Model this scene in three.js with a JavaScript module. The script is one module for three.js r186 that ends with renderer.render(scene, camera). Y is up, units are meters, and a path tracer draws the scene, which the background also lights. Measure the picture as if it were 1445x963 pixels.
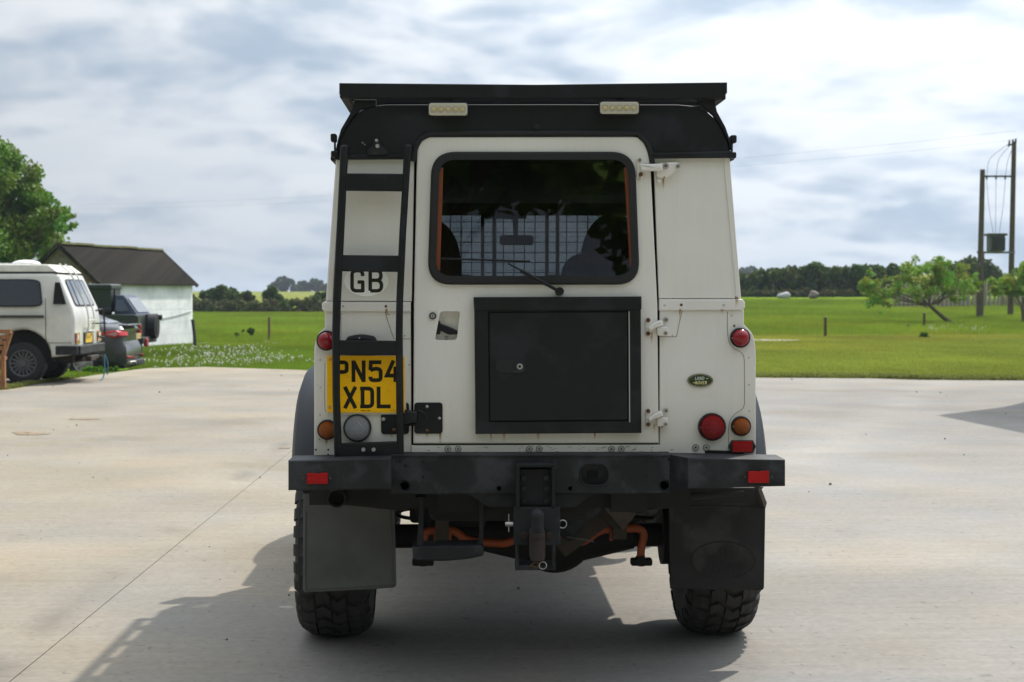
import * as THREE from 'three';
import { RoundedBoxGeometry } from 'three/addons/geometries/RoundedBoxGeometry.js';
import { TextGeometry } from 'three/addons/geometries/TextGeometry.js';
import { FontLoader } from 'three/addons/loaders/FontLoader.js';
import { mergeGeometries, toCreasedNormals } from 'three/addons/utils/BufferGeometryUtils.js';

// ---------- camera, sky, sun, exposure ----------
const scene = new THREE.Scene();
const PW = 1445, PH = 963, F = 2152, CX = 722.5, CY = 481.5, HOR = 415, VPX = 655;
const camera = new THREE.PerspectiveCamera(2 * Math.atan(CY / F) * 180 / Math.PI, PW / PH, 0.1, 4000);
camera.filmGauge = 23.5;
camera.position.set(-0.268, 1.49, 5.77);
camera.rotation.order = 'YXZ';
const YAW = Math.atan((CX - VPX) / F), PITCH = Math.atan((CY - HOR) / F);
camera.rotation.y = -YAW; camera.rotation.x = -PITCH;
camera.updateMatrixWorld(true);
camera.focus = 5.75; camera.userData.fStop = 4.5;

const renderer = new THREE.WebGLRenderer({ antialias: true });
renderer.toneMapping = THREE.LinearToneMapping;
renderer.toneMappingExposure = 1.2;
renderer.shadowMap.enabled = true;

const SUN = new THREE.Vector3(0.46, 1, -0.66).normalize();
const sun = new THREE.DirectionalLight(new THREE.Color(1, 0.93, 0.83), 4.1);
sun.name = 'sun'; sun.position.copy(SUN).multiplyScalar(60); sun.castShadow = true; sun.shadow.radius = 1.4;
Object.assign(sun.shadow.camera, { left: -30, right: 30, top: 30, bottom: -30, near: 1, far: 140 });
sun.shadow.mapSize.set(4096, 4096);
scene.add(sun, sun.target);

// seeded randomness and noise
function rng(seed) { let s = seed | 0; return () => { s = (s + 0x6d2b79f5) | 0; let t = Math.imul(s ^ (s >>> 15), 1 | s); t = (t + Math.imul(t ^ (t >>> 7), 61 | t)) ^ t; return ((t ^ (t >>> 14)) >>> 0) / 4294967296; }; }
const PERM = new Float32Array(65536); { const r = rng(77); for (let i = 0; i < 65536; i++) PERM[i] = r(); }
const lat = (x, y) => PERM[((x & 255) << 8) | (y & 255)];
function noise(x, y) {
  const ix = Math.floor(x), iy = Math.floor(y), fx = x - ix, fy = y - iy, u = fx * fx * fx * (fx * (fx * 6 - 15) + 10), v = fy * fy * fy * (fy * (fy * 6 - 15) + 10);
  const a = lat(ix, iy), b = lat(ix + 1, iy), c = lat(ix, iy + 1), d = lat(ix + 1, iy + 1);
  return a + (b - a) * u + (c - a) * v + (a - b - c + d) * u * v;
}
function fbm(x, y, o = 5) { let s = 0, a = 0.5, t = 0; for (let i = 0; i < o; i++) { s += a * noise(x, y); t += a; x = x * 2.03 + 17.3; y = y * 2.03 + 9.1; a *= 0.5; } return s / t; }
const clamp = THREE.MathUtils.clamp, sstep = (a, b, x) => { const t = clamp((x - a) / (b - a), 0, 1); return t * t * (3 - 2 * t); }, mix = (a, b, t) => a + (b - a) * t;

// the sky: broken layers of cloud over pale blue, brighter towards the sun
{
  const W = 4096, H = 2048, data = new Float32Array(W * H * 4), c = [0, 0, 0];
  for (let row = 0; row < H; row++) {
    const up = ((row + 0.5) / H - 0.5) * Math.PI, y = Math.sin(up), ch = Math.cos(up);
    if (up < -0.02) { for (let k = row * W * 4, e = k + W * 4; k < e; k += 4) { data[k] = 0.4; data[k + 1] = 0.4; data[k + 2] = 0.38; data[k + 3] = 1; } continue; }
    for (let col = 0; col < W; col++) {
      const ro = ((col + 0.5) / W - 0.5) * 2 * Math.PI, x = Math.cos(ro) * ch, z = Math.sin(ro) * ch;
      const k = 2.0 / (Math.max(y, 0) + 0.24), px = x * k, pz = z * k;
      const wx = fbm(px * 0.9 + 3, pz * 0.9 + 11, 3) - 0.5, wz = fbm(px * 0.9 + 31, pz * 0.9 + 5, 3) - 0.5;
      const big = fbm(px * 0.55 + 40.5 + wx, pz * 0.7 + 8.1 + wz, 4);
      const n = fbm(px * 1.5 + wx * 1.6 + 5.2, pz * 1.9 + wz * 1.6 + 60.7, 7);
      const bil = 1 - Math.abs(2 * fbm(px * 2.3 + wz * 1.2 + 14, pz * 2.9 + wx * 1.2 + 33, 5) - 1);
      const fine = fbm(px * 3.7 + wx * 2.2 + 71, pz * 4.3 + wz * 2.2 + 19, 5);
      const d = sstep(0.34, 0.66, n * 0.42 + big * 0.42 + (bil - 0.62) * 0.26 + (fine - 0.5) * 0.30 + 0.065);
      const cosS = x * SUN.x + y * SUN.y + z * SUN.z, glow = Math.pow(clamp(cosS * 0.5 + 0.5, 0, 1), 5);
      const haze = Math.exp(-Math.max(y, 0) * 14);
      // blue-grey gaps and shaded cloud bases, white lit cloud
      const lo = [0.455, 0.56, 0.69], hi = [0.81, 0.85, 0.895];
      const wisp = sstep(0.40, 0.80, fbm(px * 3.1 + wz + 90, pz * 3.6 + 2 + wx, 5));
      for (let i = 0; i < 3; i++) {
        let v = mix(lo[i], hi[i], clamp(d * 0.85 + wisp * 0.28, 0, 1));
        v = mix(v, [0.47, 0.575, 0.71][i], haze * 0.5);
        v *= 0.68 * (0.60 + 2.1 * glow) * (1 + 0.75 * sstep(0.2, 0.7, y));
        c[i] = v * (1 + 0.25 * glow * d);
      }
      const o = (row * W + col) * 4; data[o] = c[0]; data[o + 1] = c[1]; data[o + 2] = c[2]; data[o + 3] = 1;
    }
  }
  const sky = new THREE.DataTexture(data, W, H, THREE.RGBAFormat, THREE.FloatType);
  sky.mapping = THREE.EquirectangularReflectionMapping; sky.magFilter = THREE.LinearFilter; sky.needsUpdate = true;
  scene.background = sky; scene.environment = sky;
}
scene.fog = new THREE.FogExp2(new THREE.Color(0.72, 0.82, 0.95), 0.0003);

// ---------- helpers ----------
const V3 = (x, y, z) => new THREE.Vector3(x, y, z);
const used = new Map();
function numbered(n) { const k = used.get(n) ?? 0; used.set(n, k + 1); return k ? n + '_' + String(k).padStart(3, '0') : n; }
function ray(u, v) { return V3((u - CX) / F, -(v - CY) / F, -1).applyQuaternion(camera.quaternion); }
// the place in the world that photograph point (u, v) shows: on the plane z, on the level y, or at a distance
function P(u, v, z) { const r = ray(u, v); return r.multiplyScalar((z - camera.position.z) / r.z).add(camera.position); }
function G(u, v, y = 0) { const r = ray(u, v); return r.multiplyScalar((y - camera.position.y) / r.y).add(camera.position); }
const RIGHT = V3(Math.cos(YAW), 0, Math.sin(YAW)), FWD = V3(Math.sin(YAW), 0, -Math.cos(YAW));
function C(X, dep, y = 0) { return V3(camera.position.x, 0, camera.position.z).addScaledVector(RIGHT, X).addScaledVector(FWD, dep).setY(y); }
function CU(u, dep, y = 0) { return C((u - CX) / F * dep, dep, y); }
const hAt = (v, dep) => 1.49 - (v - HOR) * dep / F;
const sAt = (z) => F / (camera.position.z - z);

function boxUV(g) {
  const p = g.attributes.position, n = g.attributes.normal, uv = new Float32Array(p.count * 2);
  for (let i = 0; i < p.count; i++) {
    const ax = Math.abs(n.getX(i)), ay = Math.abs(n.getY(i)), az = Math.abs(n.getZ(i));
    if (az >= ax && az >= ay) { uv[2 * i] = p.getX(i); uv[2 * i + 1] = p.getY(i); }
    else if (ax >= ay) { uv[2 * i] = p.getZ(i); uv[2 * i + 1] = p.getY(i); }
    else { uv[2 * i] = p.getX(i); uv[2 * i + 1] = p.getZ(i); }
  }
  g.setAttribute('uv', new THREE.BufferAttribute(uv, 2));
  return g;
}
function clean(g) {
  let q = g.index ? g.toNonIndexed() : g.clone();
  if (!q.attributes.normal) q.computeVertexNormals();
  for (const k of Object.keys(q.attributes)) if (!['position', 'normal', 'uv', 'color'].includes(k)) q.deleteAttribute(k);
  q.morphAttributes = {};
  return q;
}
function merge(list, keepUV) {
  const gs = [].concat(list).map((g) => { const q = clean(g); if (!keepUV || !q.attributes.uv) boxUV(q); return q; });
  if (gs.some((g) => !g.attributes.color)) gs.forEach((g) => g.deleteAttribute('color'));
  return gs.length > 1 ? mergeGeometries(gs) : gs[0];
}
function rootOf(o) { while (o.parent && o.parent !== scene) o = o.parent; return o; }
function thing(name, label, category, pos = [0, 0, 0], group) {
  const o = new THREE.Group(); o.name = numbered(name); o.position.set(...pos); scene.add(o);
  o.userData = { label, category }; if (group) o.userData.group = group;
  return o;
}
const SH = (m) => { m.castShadow = m.receiveShadow = true; return m; };
function part(parent, name, geos, mat, { uv = false, label, kind } = {}) {
  const g = merge(geos, uv), r = rootOf(parent);
  g.translate(-r.position.x, -r.position.y, -r.position.z);
  const m = SH(new THREE.Mesh(g, mat)); m.name = name; parent.add(m);
  if (label) m.userData.label = label; if (kind) m.userData.kind = kind;
  return m;
}
function single(name, geos, mat, label, category, { uv = false, kind, group } = {}) {
  const m = SH(new THREE.Mesh(merge(geos, uv), mat)); m.name = numbered(name); scene.add(m);
  if (kind) m.userData.kind = kind; if (label) m.userData.label = label; if (category) m.userData.category = category; if (group) m.userData.group = group;
  return m;
}
function box(x, y, z, w, h, d, r = 0) { const g = r ? new RoundedBoxGeometry(w, h, d, 2, Math.min(r, w / 2.01, h / 2.01, d / 2.01)) : new THREE.BoxGeometry(w, h, d); return g.translate(x, y, z); }
function rod(a, b, r0, r1 = r0, seg = 14) {
  const d = b.clone().sub(a), g = new THREE.CylinderGeometry(r1, r0, d.length(), seg);
  g.applyQuaternion(new THREE.Quaternion().setFromUnitVectors(V3(0, 1, 0), d.clone().normalize()));
  return g.translate((a.x + b.x) / 2, (a.y + b.y) / 2, (a.z + b.z) / 2);
}
function beam(a, b, w, h) {   // a bar of rectangular section from a to b
  const d = b.clone().sub(a), L = d.length(), g = new THREE.BoxGeometry(w, h, L), m = new THREE.Matrix4().lookAt(V3(0, 0, 0), d, Math.abs(d.y) > 0.95 * L ? V3(0, 0, 1) : V3(0, 1, 0));
  return g.applyMatrix4(m).translate((a.x + b.x) / 2, (a.y + b.y) / 2, (a.z + b.z) / 2);
}
function tube(pts, r, seg = 40, rad = 10, closed = false) { return new THREE.TubeGeometry(new THREE.CatmullRomCurve3(pts, closed, 'catmullrom', 0.35), seg, r, rad, closed); }
// corners rounded: [[u, v, radius?], ...] -> a denser outline
function round(pts, r = 0, seg = 7) {
  const out = [], n = pts.length;
  for (let i = 0; i < n; i++) {
    const p = pts[i], a = pts[(i + n - 1) % n], b = pts[(i + 1) % n], rr = p[2] ?? r;
    if (!rr) { out.push([p[0], p[1]]); continue; }
    const da = [a[0] - p[0], a[1] - p[1]], db = [b[0] - p[0], b[1] - p[1]], la = Math.hypot(...da), lb = Math.hypot(...db), k = Math.min(rr, la * 0.49, lb * 0.49);
    const s = [p[0] + da[0] / la * k, p[1] + da[1] / la * k], e = [p[0] + db[0] / lb * k, p[1] + db[1] / lb * k];
    for (let j = 0; j <= seg; j++) { const t = j / seg, q = 1 - t, w = 0.72; // slightly fuller than a parabola
      const x = q * q * s[0] + 2 * q * t * p[0] + t * t * e[0], y = q * q * s[1] + 2 * q * t * p[1] + t * t * e[1]; out.push([x, y]); void w; }
  }
  return out;
}
const rect = (x0, y0, x1, y1, r = 0) => round([[x0, y0], [x1, y0], [x1, y1], [x0, y1]], r);
const ellipse = (cx, cy, rx, ry, n = 40) => Array.from({ length: n }, (_, i) => [cx + rx * Math.cos(i / n * 2 * Math.PI), cy + ry * Math.sin(i / n * 2 * Math.PI)]);
// a plate parallel to the back of the vehicle whose front face, at z1, has the outline seen in the photograph
function plate(pts, z0, z1, bev = 0.002, holes = []) {
  const w = (l) => l.map(([u, v]) => { const p = P(u, v, z1); return new THREE.Vector2(p.x, p.y); });
  const s = new THREE.Shape(w(pts)); for (const h of holes) s.holes.push(new THREE.Path(w(h)));
  const b = Math.min(bev, (z1 - z0) * 0.45);
  const g = new THREE.ExtrudeGeometry(s, { depth: z1 - z0 - 2 * b, bevelEnabled: b > 0, bevelSize: b, bevelThickness: b, bevelOffset: -b, bevelSegments: 2, curveSegments: 8 });
  return toCreasedNormals(g.translate(0, 0, z0 + b), 0.35);
}
function disc(u, v, r, z0, z1, seg = 24, r2 = r) {  // r in photograph pixels
  const p = P(u, v, z1), k = sAt(z1), g = new THREE.CylinderGeometry(r2 / k, r / k, z1 - z0, seg); return g.rotateX(Math.PI / 2).translate(p.x, p.y, (z0 + z1) / 2);
}
function dome(u, v, r, z, bulge, seg = 32) {
  const p = P(u, v, z), R = r / sAt(z), pts = [];
  for (let i = 0; i <= 10; i++) { const t = i / 10 * Math.PI / 2; pts.push(new THREE.Vector2(Math.max(0.0001, R * Math.cos(t)), bulge * Math.sin(t))); }
  return new THREE.LatheGeometry(pts, seg).rotateX(Math.PI / 2).translate(p.x, p.y, z);
}
const ring = (u, v, r, t, z, seg = 28) => { const p = P(u, v, z), k = sAt(z); return new THREE.TorusGeometry(r / k, t / k, 8, seg).translate(p.x, p.y, z); };
const line = (pts, z, r) => tube(pts.map(([u, v]) => P(u, v, z)), r, pts.length * 10, 5);

function tex(w, h, fn, srgb = true) {   // fn(x, y) -> [r, g, b] 0..1
  const d = new Uint8Array(w * h * 4);
  for (let y = 0; y < h; y++) for (let x = 0; x < w; x++) { const c = fn(x, y), o = (y * w + x) * 4; d[o] = clamp(c[0], 0, 1) * 255; d[o + 1] = clamp(c[1], 0, 1) * 255; d[o + 2] = clamp(c[2], 0, 1) * 255; d[o + 3] = 255; }
  const t = new THREE.DataTexture(d, w, h); t.wrapS = t.wrapT = THREE.RepeatWrapping; t.magFilter = THREE.LinearFilter; if (srgb) t.colorSpace = THREE.SRGBColorSpace; t.needsUpdate = true; return t;
}
function rep(t, m, n = m) { const q = t.clone(); q.repeat.set(1 / m, 1 / n); q.needsUpdate = true; return q; }
function canvasTex(w, h, draw, srgb = true) {
  const c = document.createElement('canvas'); c.width = w; c.height = h; draw(c.getContext('2d'), w, h);
  const t = new THREE.CanvasTexture(c); if (srgb) t.colorSpace = THREE.SRGBColorSpace; return t;
}
// tiling noise for wear and dirt
function tfbm(x, y, per, o = 5) { let s = 0, a = 0.5, t = 0; for (let i = 0; i < o; i++) { const X = x * per, Y = y * per, ix = Math.floor(X), iy = Math.floor(Y), fx = X - ix, fy = Y - iy, u = fx * fx * (3 - 2 * fx), v = fy * fy * (3 - 2 * fy), m = (q) => ((q % per) + per) % per;
  const k = i * 37, A = lat(m(ix) + k, m(iy) + k), B = lat(m(ix + 1) + k, m(iy) + k), Cc = lat(m(ix) + k, m(iy + 1) + k), D = lat(m(ix + 1) + k, m(iy + 1) + k);
  s += a * (A + (B - A) * u + (Cc - A) * v + (A - B - Cc + D) * u * v); t += a; a *= 0.5; per *= 2; } return s / t; }
const grimeT = tex(512, 512, (x, y) => { const n = tfbm(x / 512, y / 512, 4, 6), k = 0.80 + 0.28 * n; return [k, k, k]; });
// worn dark paint and plastic: dust, pale specks, fine scratches
const scuffT = canvasTex(1024, 1024, (c, W, H) => {
  const img = c.createImageData(W, H); for (let y = 0; y < H; y++) for (let x = 0; x < W; x++) { const n = tfbm(x / W, y / H, 4, 6), f = tfbm(x / W + 0.3, y / H, 60, 2), k = 255 * clamp(0.34 + 0.34 * n + 0.10 * (f - 0.5) + 0.30 * sstep(0.52, 0.72, tfbm(x / W, y / H + 0.5, 7, 5)), 0, 1), o = (y * W + x) * 4; img.data[o] = k; img.data[o + 1] = k * 0.99; img.data[o + 2] = k * 0.965; img.data[o + 3] = 255; } c.putImageData(img, 0, 0);
  const r = rng(61); for (let i = 0; i < 260; i++) { const x = r() * W, y = r() * H, l = 4 + 60 * r() * r(), t = (r() - 0.5) * 1.2; c.strokeStyle = `rgba(255,250,240,${0.05 + 0.22 * r() * r()})`; c.lineWidth = 0.7 + r(); c.beginPath(); c.moveTo(x, y); c.lineTo(x + l * Math.cos(t), y + l * Math.sin(t)); c.stroke(); }
  for (let i = 0; i < 700; i++) { c.fillStyle = `rgba(255,245,225,${0.08 + 0.4 * r() * r()})`; const s = 0.8 + 2.2 * r() * r(); c.fillRect(r() * W, r() * H, s, s); }
}); scuffT.wrapS = scuffT.wrapT = THREE.RepeatWrapping;
const bumpT = tex(512, 512, (x, y) => { const n = tfbm(x / 512, y / 512, 16, 5); return [n, n, n]; }, false);
const std = (r, g, b, rough, o = {}) => { const { c, ...rest } = o; return new THREE.MeshPhysicalMaterial({ color: new THREE.Color().setRGB(r, g, b), roughness: rough, ...rest }); };

// ---------- materials ----------
const M = {
  black: std(0.0185, 0.0225, 0.0305, 0.6, { specularIntensity: 0.7, map: rep(scuffT, 0.9) }),
  blackGloss: std(0.0175, 0.0215, 0.0285, 0.5, { specularIntensity: 0.7, map: rep(scuffT, 0.8) }),
  frame: std(0.057, 0.063, 0.074, 0.65, { specularIntensity: 0.7, map: rep(scuffT, 0.7), bumpMap: rep(bumpT, 0.12), bumpScale: 0.0006 }),
  rubber: std(0.014, 0.014, 0.015, 0.75, { map: rep(grimeT, 0.4) }),
  tyre: std(0.040, 0.038, 0.036, 0.85, { map: rep(grimeT, 0.3), bumpMap: rep(bumpT, 0.1), bumpScale: 0.001 }),
  flapLeft: std(0.135, 0.135, 0.128, 0.85, { map: rep(grimeT, 0.5), bumpMap: rep(bumpT, 0.25), bumpScale: 0.001 }),
  flapRight: std(0.056, 0.055, 0.052, 0.8, { map: rep(scuffT, 0.8) }),
  flare: std(0.015, 0.018, 0.025, 0.48, { map: rep(grimeT, 0.8) }),
  under: std(0.020, 0.019, 0.017, 0.85, { map: rep(grimeT, 0.4) }),
  rusty: std(0.034, 0.024, 0.018, 0.9, { map: rep(grimeT, 0.2) }),
  dusty: std(0.075, 0.060, 0.046, 0.9, { map: rep(grimeT, 0.15) }),
  grey: std(0.09, 0.09, 0.09, 0.6, { map: rep(grimeT, 0.3) }),
  rivet: std(0.46, 0.45, 0.41, 0.6),
  seam: std(0.17, 0.135, 0.10, 0.9),
  steel: std(0.45, 0.44, 0.42, 0.35, { metalness: 0.9 }),
  zinc: std(0.42, 0.41, 0.38, 0.5, { metalness: 0.35 }),
  rust: std(0.16, 0.075, 0.035, 0.9, { map: rep(grimeT, 0.05) }),
  orange: std(0.42, 0.085, 0.018, 0.5, { map: rep(grimeT, 0.25) }),
  orangeDark: std(0.30, 0.07, 0.015, 0.6),
  interior: std(0.012, 0.012, 0.013, 0.9),
  seat: std(0.016, 0.016, 0.017, 0.9),
  gap: std(0.006, 0.006, 0.006, 0.95),
  glassRear: new THREE.MeshPhysicalMaterial({ color: new THREE.Color().setRGB(0.37, 0.385, 0.405), roughness: 0, transmission: 1, thickness: 0, ior: 1.5 }),
  glassClear: new THREE.MeshPhysicalMaterial({ color: new THREE.Color().setRGB(0.78, 0.82, 0.80), roughness: 0, transmission: 1, thickness: 0, ior: 1.5 }),
  glassDark: std(0.02, 0.024, 0.03, 0.05, { clearcoat: 1, clearcoatRoughness: 0.02 }),
};
// pale paint of the vehicle's back, with road grime low down and rust weeping from its fixings (one sheet over x -1..1, y 0.6..2.6)
const RUST = [[903, 247, 12], [937, 250, 22], [805 + 130, 602, 8], [921, 470, 18], [925, 600, 16], [545, 437, 16], [961, 437, 24], [693, 612, 17], [712, 612, 14], [759, 612, 15], [840, 612, 10], [620, 612, 20], [603, 612, 12], [552, 612, 10], [460, 622, 10], [900, 385, 6], [646, 636, 4], [747, 637, 5], [880, 636, 4], [1041, 419, 20], [1021, 437, 8]];
const paintT = canvasTex(2048, 2048, (c, W, H) => {
  const toX = (x) => (x + 1) / 2 * W, toY = (y) => H - (y - 0.6) / 2 * H, img = c.createImageData(W, H);
  for (let y = 0; y < H; y++) for (let x = 0; x < W; x++) {
    const wy = 0.6 + (H - y) / H * 2, o = (y * W + x) * 4, n = fbm(x / 240, y / 240, 4), f = noise(x / 3.1, y / 3.1), st = fbm(x / 9, y / 260, 3);
    const low = sstep(1.25, 0.86, wy) * (0.35 + 0.65 * n), d = 1 - 0.045 * (n - 0.4) - 0.012 * f - 0.014 * (st - 0.45) - low * 0.07;
    img.data[o] = 235 * d; img.data[o + 1] = 234 * (d - low * 0.008); img.data[o + 2] = 229 * (d - low * 0.035); img.data[o + 3] = 255;
  }
  c.putImageData(img, 0, 0);
  const r = rng(5);
  for (const [u, v, len] of RUST) {
    const p = P(u, v, 0.03), L = len * 2.7;
    for (let k = 0; k < 7; k++) {
      const x = toX(p.x) + (r() - 0.5) * 9, y = toY(p.y) - 3 + r() * 4, l = L * (0.35 + 0.75 * r()), g = c.createLinearGradient(0, y, 0, y + l), a = 0.2 + 0.42 * r();
      g.addColorStop(0, `rgba(120,66,26,${a})`); g.addColorStop(0.5, `rgba(150,98,50,${a * 0.55})`); g.addColorStop(1, 'rgba(170,130,80,0)');
      c.fillStyle = g; c.fillRect(x - 1 - r() * 1.6, y, 1.6 + r() * 2.6, l);
    }
  }
  for (let k = 0; k < 420; k++) {   // chips and flecks
    const x = r() * W, wy = 0.82 + Math.pow(r(), 2.2) * 1.2, y = toY(wy), s = 0.6 + r() * 1.6;
    c.fillStyle = r() < 0.5 ? `rgba(80,66,48,${0.25 + 0.4 * r()})` : `rgba(120,110,95,${0.3 * r()})`; c.fillRect(x, y, s, s * (0.6 + r()));
  }
  for (let k = 0; k < 70; k++) { const x = toX(-0.42 + r() * 0.96), y = toY(0.885 + r() * 0.03); c.fillStyle = `rgba(52,44,36,${0.3 + 0.4 * r()})`; c.fillRect(x, y, 3 + r() * 14, 1 + r() * 2); }
});
function paintUV(g) { const q = clean(g), p = q.attributes.position, uv = new Float32Array(p.count * 2), n = q.attributes.normal; for (let i = 0; i < p.count; i++) { const side = Math.abs(n.getX(i)) > 0.7; uv[2 * i] = ((side ? p.getZ(i) * 0.4 : p.getX(i)) + 1) / 2; uv[2 * i + 1] = (p.getY(i) - 0.6) / 2; } q.setAttribute('uv', new THREE.BufferAttribute(uv, 2)); return q; }
M.paint = new THREE.MeshPhysicalMaterial({ map: paintT, color: new THREE.Color().setRGB(0.96, 0.93, 0.925), roughness: 0.42, clearcoat: 0.25, clearcoatRoughness: 0.35, bumpMap: rep(bumpT, 0.5), bumpScale: 0.0008 });
M.paint.map.wrapS = M.paint.map.wrapT = THREE.RepeatWrapping;
const lensBump = canvasTex(256, 256, (c) => { c.fillStyle = '#808080'; c.fillRect(0, 0, 256, 256); c.lineWidth = 6; for (let i = -256; i < 512; i += 20) { c.strokeStyle = '#fff'; c.beginPath(); c.moveTo(i, 0); c.lineTo(i + 256, 256); c.stroke(); c.strokeStyle = '#000'; c.beginPath(); c.moveTo(i + 256, 0); c.lineTo(i, 256); c.stroke(); } }, false);
lensBump.wrapS = lensBump.wrapT = THREE.RepeatWrapping;
const lb = rep(lensBump, 0.18);
// moulded lens: fine cross ribs with a diamond of larger prisms in the middle
const lensT = (deep, mid, lite) => canvasTex(256, 256, (c) => { c.fillStyle = mid; c.fillRect(0, 0, 256, 256); c.lineWidth = 3; c.strokeStyle = deep; for (let i = -256; i < 512; i += 22) { c.beginPath(); c.moveTo(i, 0); c.lineTo(i + 256, 256); c.moveTo(i + 256, 0); c.lineTo(i, 256); c.stroke(); }
  c.save(); c.beginPath(); c.moveTo(128, 52); c.lineTo(204, 128); c.lineTo(128, 204); c.lineTo(52, 128); c.closePath(); c.clip(); c.fillStyle = lite; c.fillRect(0, 0, 256, 256); c.lineWidth = 5; for (let i = -256; i < 512; i += 24) { c.beginPath(); c.moveTo(i, 0); c.lineTo(i + 256, 256); c.moveTo(i + 256, 0); c.lineTo(i, 256); c.stroke(); } c.restore();
  c.strokeStyle = deep; c.lineWidth = 22; c.beginPath(); c.arc(128, 128, 124, 0, 7); c.stroke(); });
Object.assign(M, {
  redLens: std(1, 1, 1, 0.2, { map: lensT('#7a070a', '#cf1418', '#e82624'), specularIntensity: 0.6, bumpMap: lb, bumpScale: 0.0025 }),
  redDome: std(1, 1, 1, 0.12, { map: lensT('#5a0810', '#a51526', '#ae1b2a') }),
  amberLens: std(1, 1, 1, 0.2, { map: lensT('#8a3a08', '#d97214', '#e88218'), specularIntensity: 0.6, bumpMap: lb, bumpScale: 0.002 }),
  clearLens: std(1, 1, 1, 0.15, { map: lensT('#9c9fa4', '#e2e5e8', '#f6f8fa'), bumpMap: lb, bumpScale: 0.004}),
  reflector: std(0.56, 0.010, 0.008, 0.3, { specularIntensity: 0.35, bumpMap: rep(lensBump, 0.02), bumpScale: 0.001 }),
  cream: std(0.52, 0.48, 0.39, 0.3, { clearcoat: 0.4 }),
  led: std(0.58, 0.47, 0.22, 0.3),
  ledRing: std(0.38, 0.34, 0.25, 0.4),
  yellow: std(0.75, 0.42, 0.01, 0.4),
});
// ---------- the white off-road vehicle, seen from behind; its back lies in the plane z = 0 ----------
const font = await new FontLoader().loadAsync('fonts/droid/droid_sans_bold.typeface.json');
const car = thing('off_road_vehicle', 'tall white off-road vehicle with black roof rack and ladder, seen from behind on the concrete', 'off-road vehicle', [0, 0, -2]);
const pp = (parent, name, geos, o = {}) => part(parent, name, [].concat(geos).map(paintUV), M.paint, { uv: true, ...o });
const mir = (u) => 1510 - u;   // the other side of the tub, in photograph points

// side skins of the tub and upper body, from the outlines seen from behind
function skin(uvs, z0, z1, thick, sgn) {   // a wall whose section is the polyline uvs (on z = 0), running from z0 forward to z1
  const o = uvs.map(([u, v]) => { const p = P(u, v, 0); return [p.x, p.y]; }), s = new THREE.Shape();
  o.forEach(([x, y], i) => (i ? s.lineTo(x, y) : s.moveTo(x, y)));
  for (let i = o.length - 1; i >= 0; i--) s.lineTo(o[i][0] - sgn * thick, o[i][1]);
  return toCreasedNormals(new THREE.ExtrudeGeometry(s, { depth: z0 - z1, bevelEnabled: false }).translate(0, 0, z1), 0.7);
}
const lowL = [[443, 648], [443, 492], [445.5, 480], [451, 470], [458, 462], [458, 440]], lowR = [[1067, 648], [1067, 496], [1064.5, 481], [1059, 468], [1050, 459], [1050, 437]];
const upL = [[460, 426], [474, 221]], upR = [[1045.5, 422], [1030, 221]];
const wHigh = P(742, 430, 0).y;
const body = pp(car, 'body', [
  skin(lowL, -0.006, -1.75, 0.03, -1), skin(lowR, -0.006, -1.75, 0.03, 1),
  skin(upL, -0.006, -1.75, 0.03, -1), skin(upR, -0.006, -1.75, 0.03, 1),
  box(0, 1.19, -1.78, 1.60, 0.62, 0.05),
  box(0, 0.885, -0.9, 1.58, 0.03, 1.7),
]);
part(body, 'load_floor', [box(0, 1.40, -0.9, 1.52, 0.02, 1.66)], M.interior);
// cab sides, bonnet and wings ahead of the tub
pp(car, 'wing', [box(-0.68, 1.06, -3.42, 0.32, 0.44, 1.2, 0.05), box(0.68, 1.06, -3.42, 0.32, 0.44, 1.2, 0.05), box(0, 1.0, -3.95, 1.1, 0.36, 0.14, 0.03)]);
pp(car, 'bonnet', [box(0, 1.31, -3.42, 1.06, 0.10, 1.2, 0.04)]);
for (const s of [-1, 1]) {
  const d = pp(car, 'front_door', [box(s * 0.79, 1.15, -2.28, 0.06, 0.62, 0.96, 0.01), box(s * 0.755, 1.70, -1.84, 0.05, 0.52, 0.08, 0.01), box(s * 0.755, 1.70, -2.72, 0.05, 0.52, 0.07, 0.01), box(s * 0.735, 1.965, -2.28, 0.05, 0.05, 0.96, 0.01)]);
  part(d, 'window', [box(s * 0.762, 1.70, -2.28, 0.004, 0.50, 0.8)], M.glassClear);
  const m = part(car, 'door_mirror', [box(s * 0.89, 1.60, -2.70, 0.15, 0.22, 0.06, 0.03), rod(V3(s * 0.78, 1.50, -2.74), V3(s * 0.88, 1.56, -2.70), 0.012)], M.black); void m;
}
const ws = pp(car, 'windscreen_frame', [box(0, 1.46, -2.78, 1.50, 0.06, 0.05), box(-0.73, 1.72, -2.76, 0.06, 0.5, 0.05), box(0.73, 1.72, -2.76, 0.06, 0.5, 0.05), box(0, 2.0, -2.74, 1.44, 0.07, 0.05)]);
part(ws, 'windscreen', [box(0, 1.735, -2.76, 1.42, 0.49, 0.004)], M.glassClear);

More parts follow.
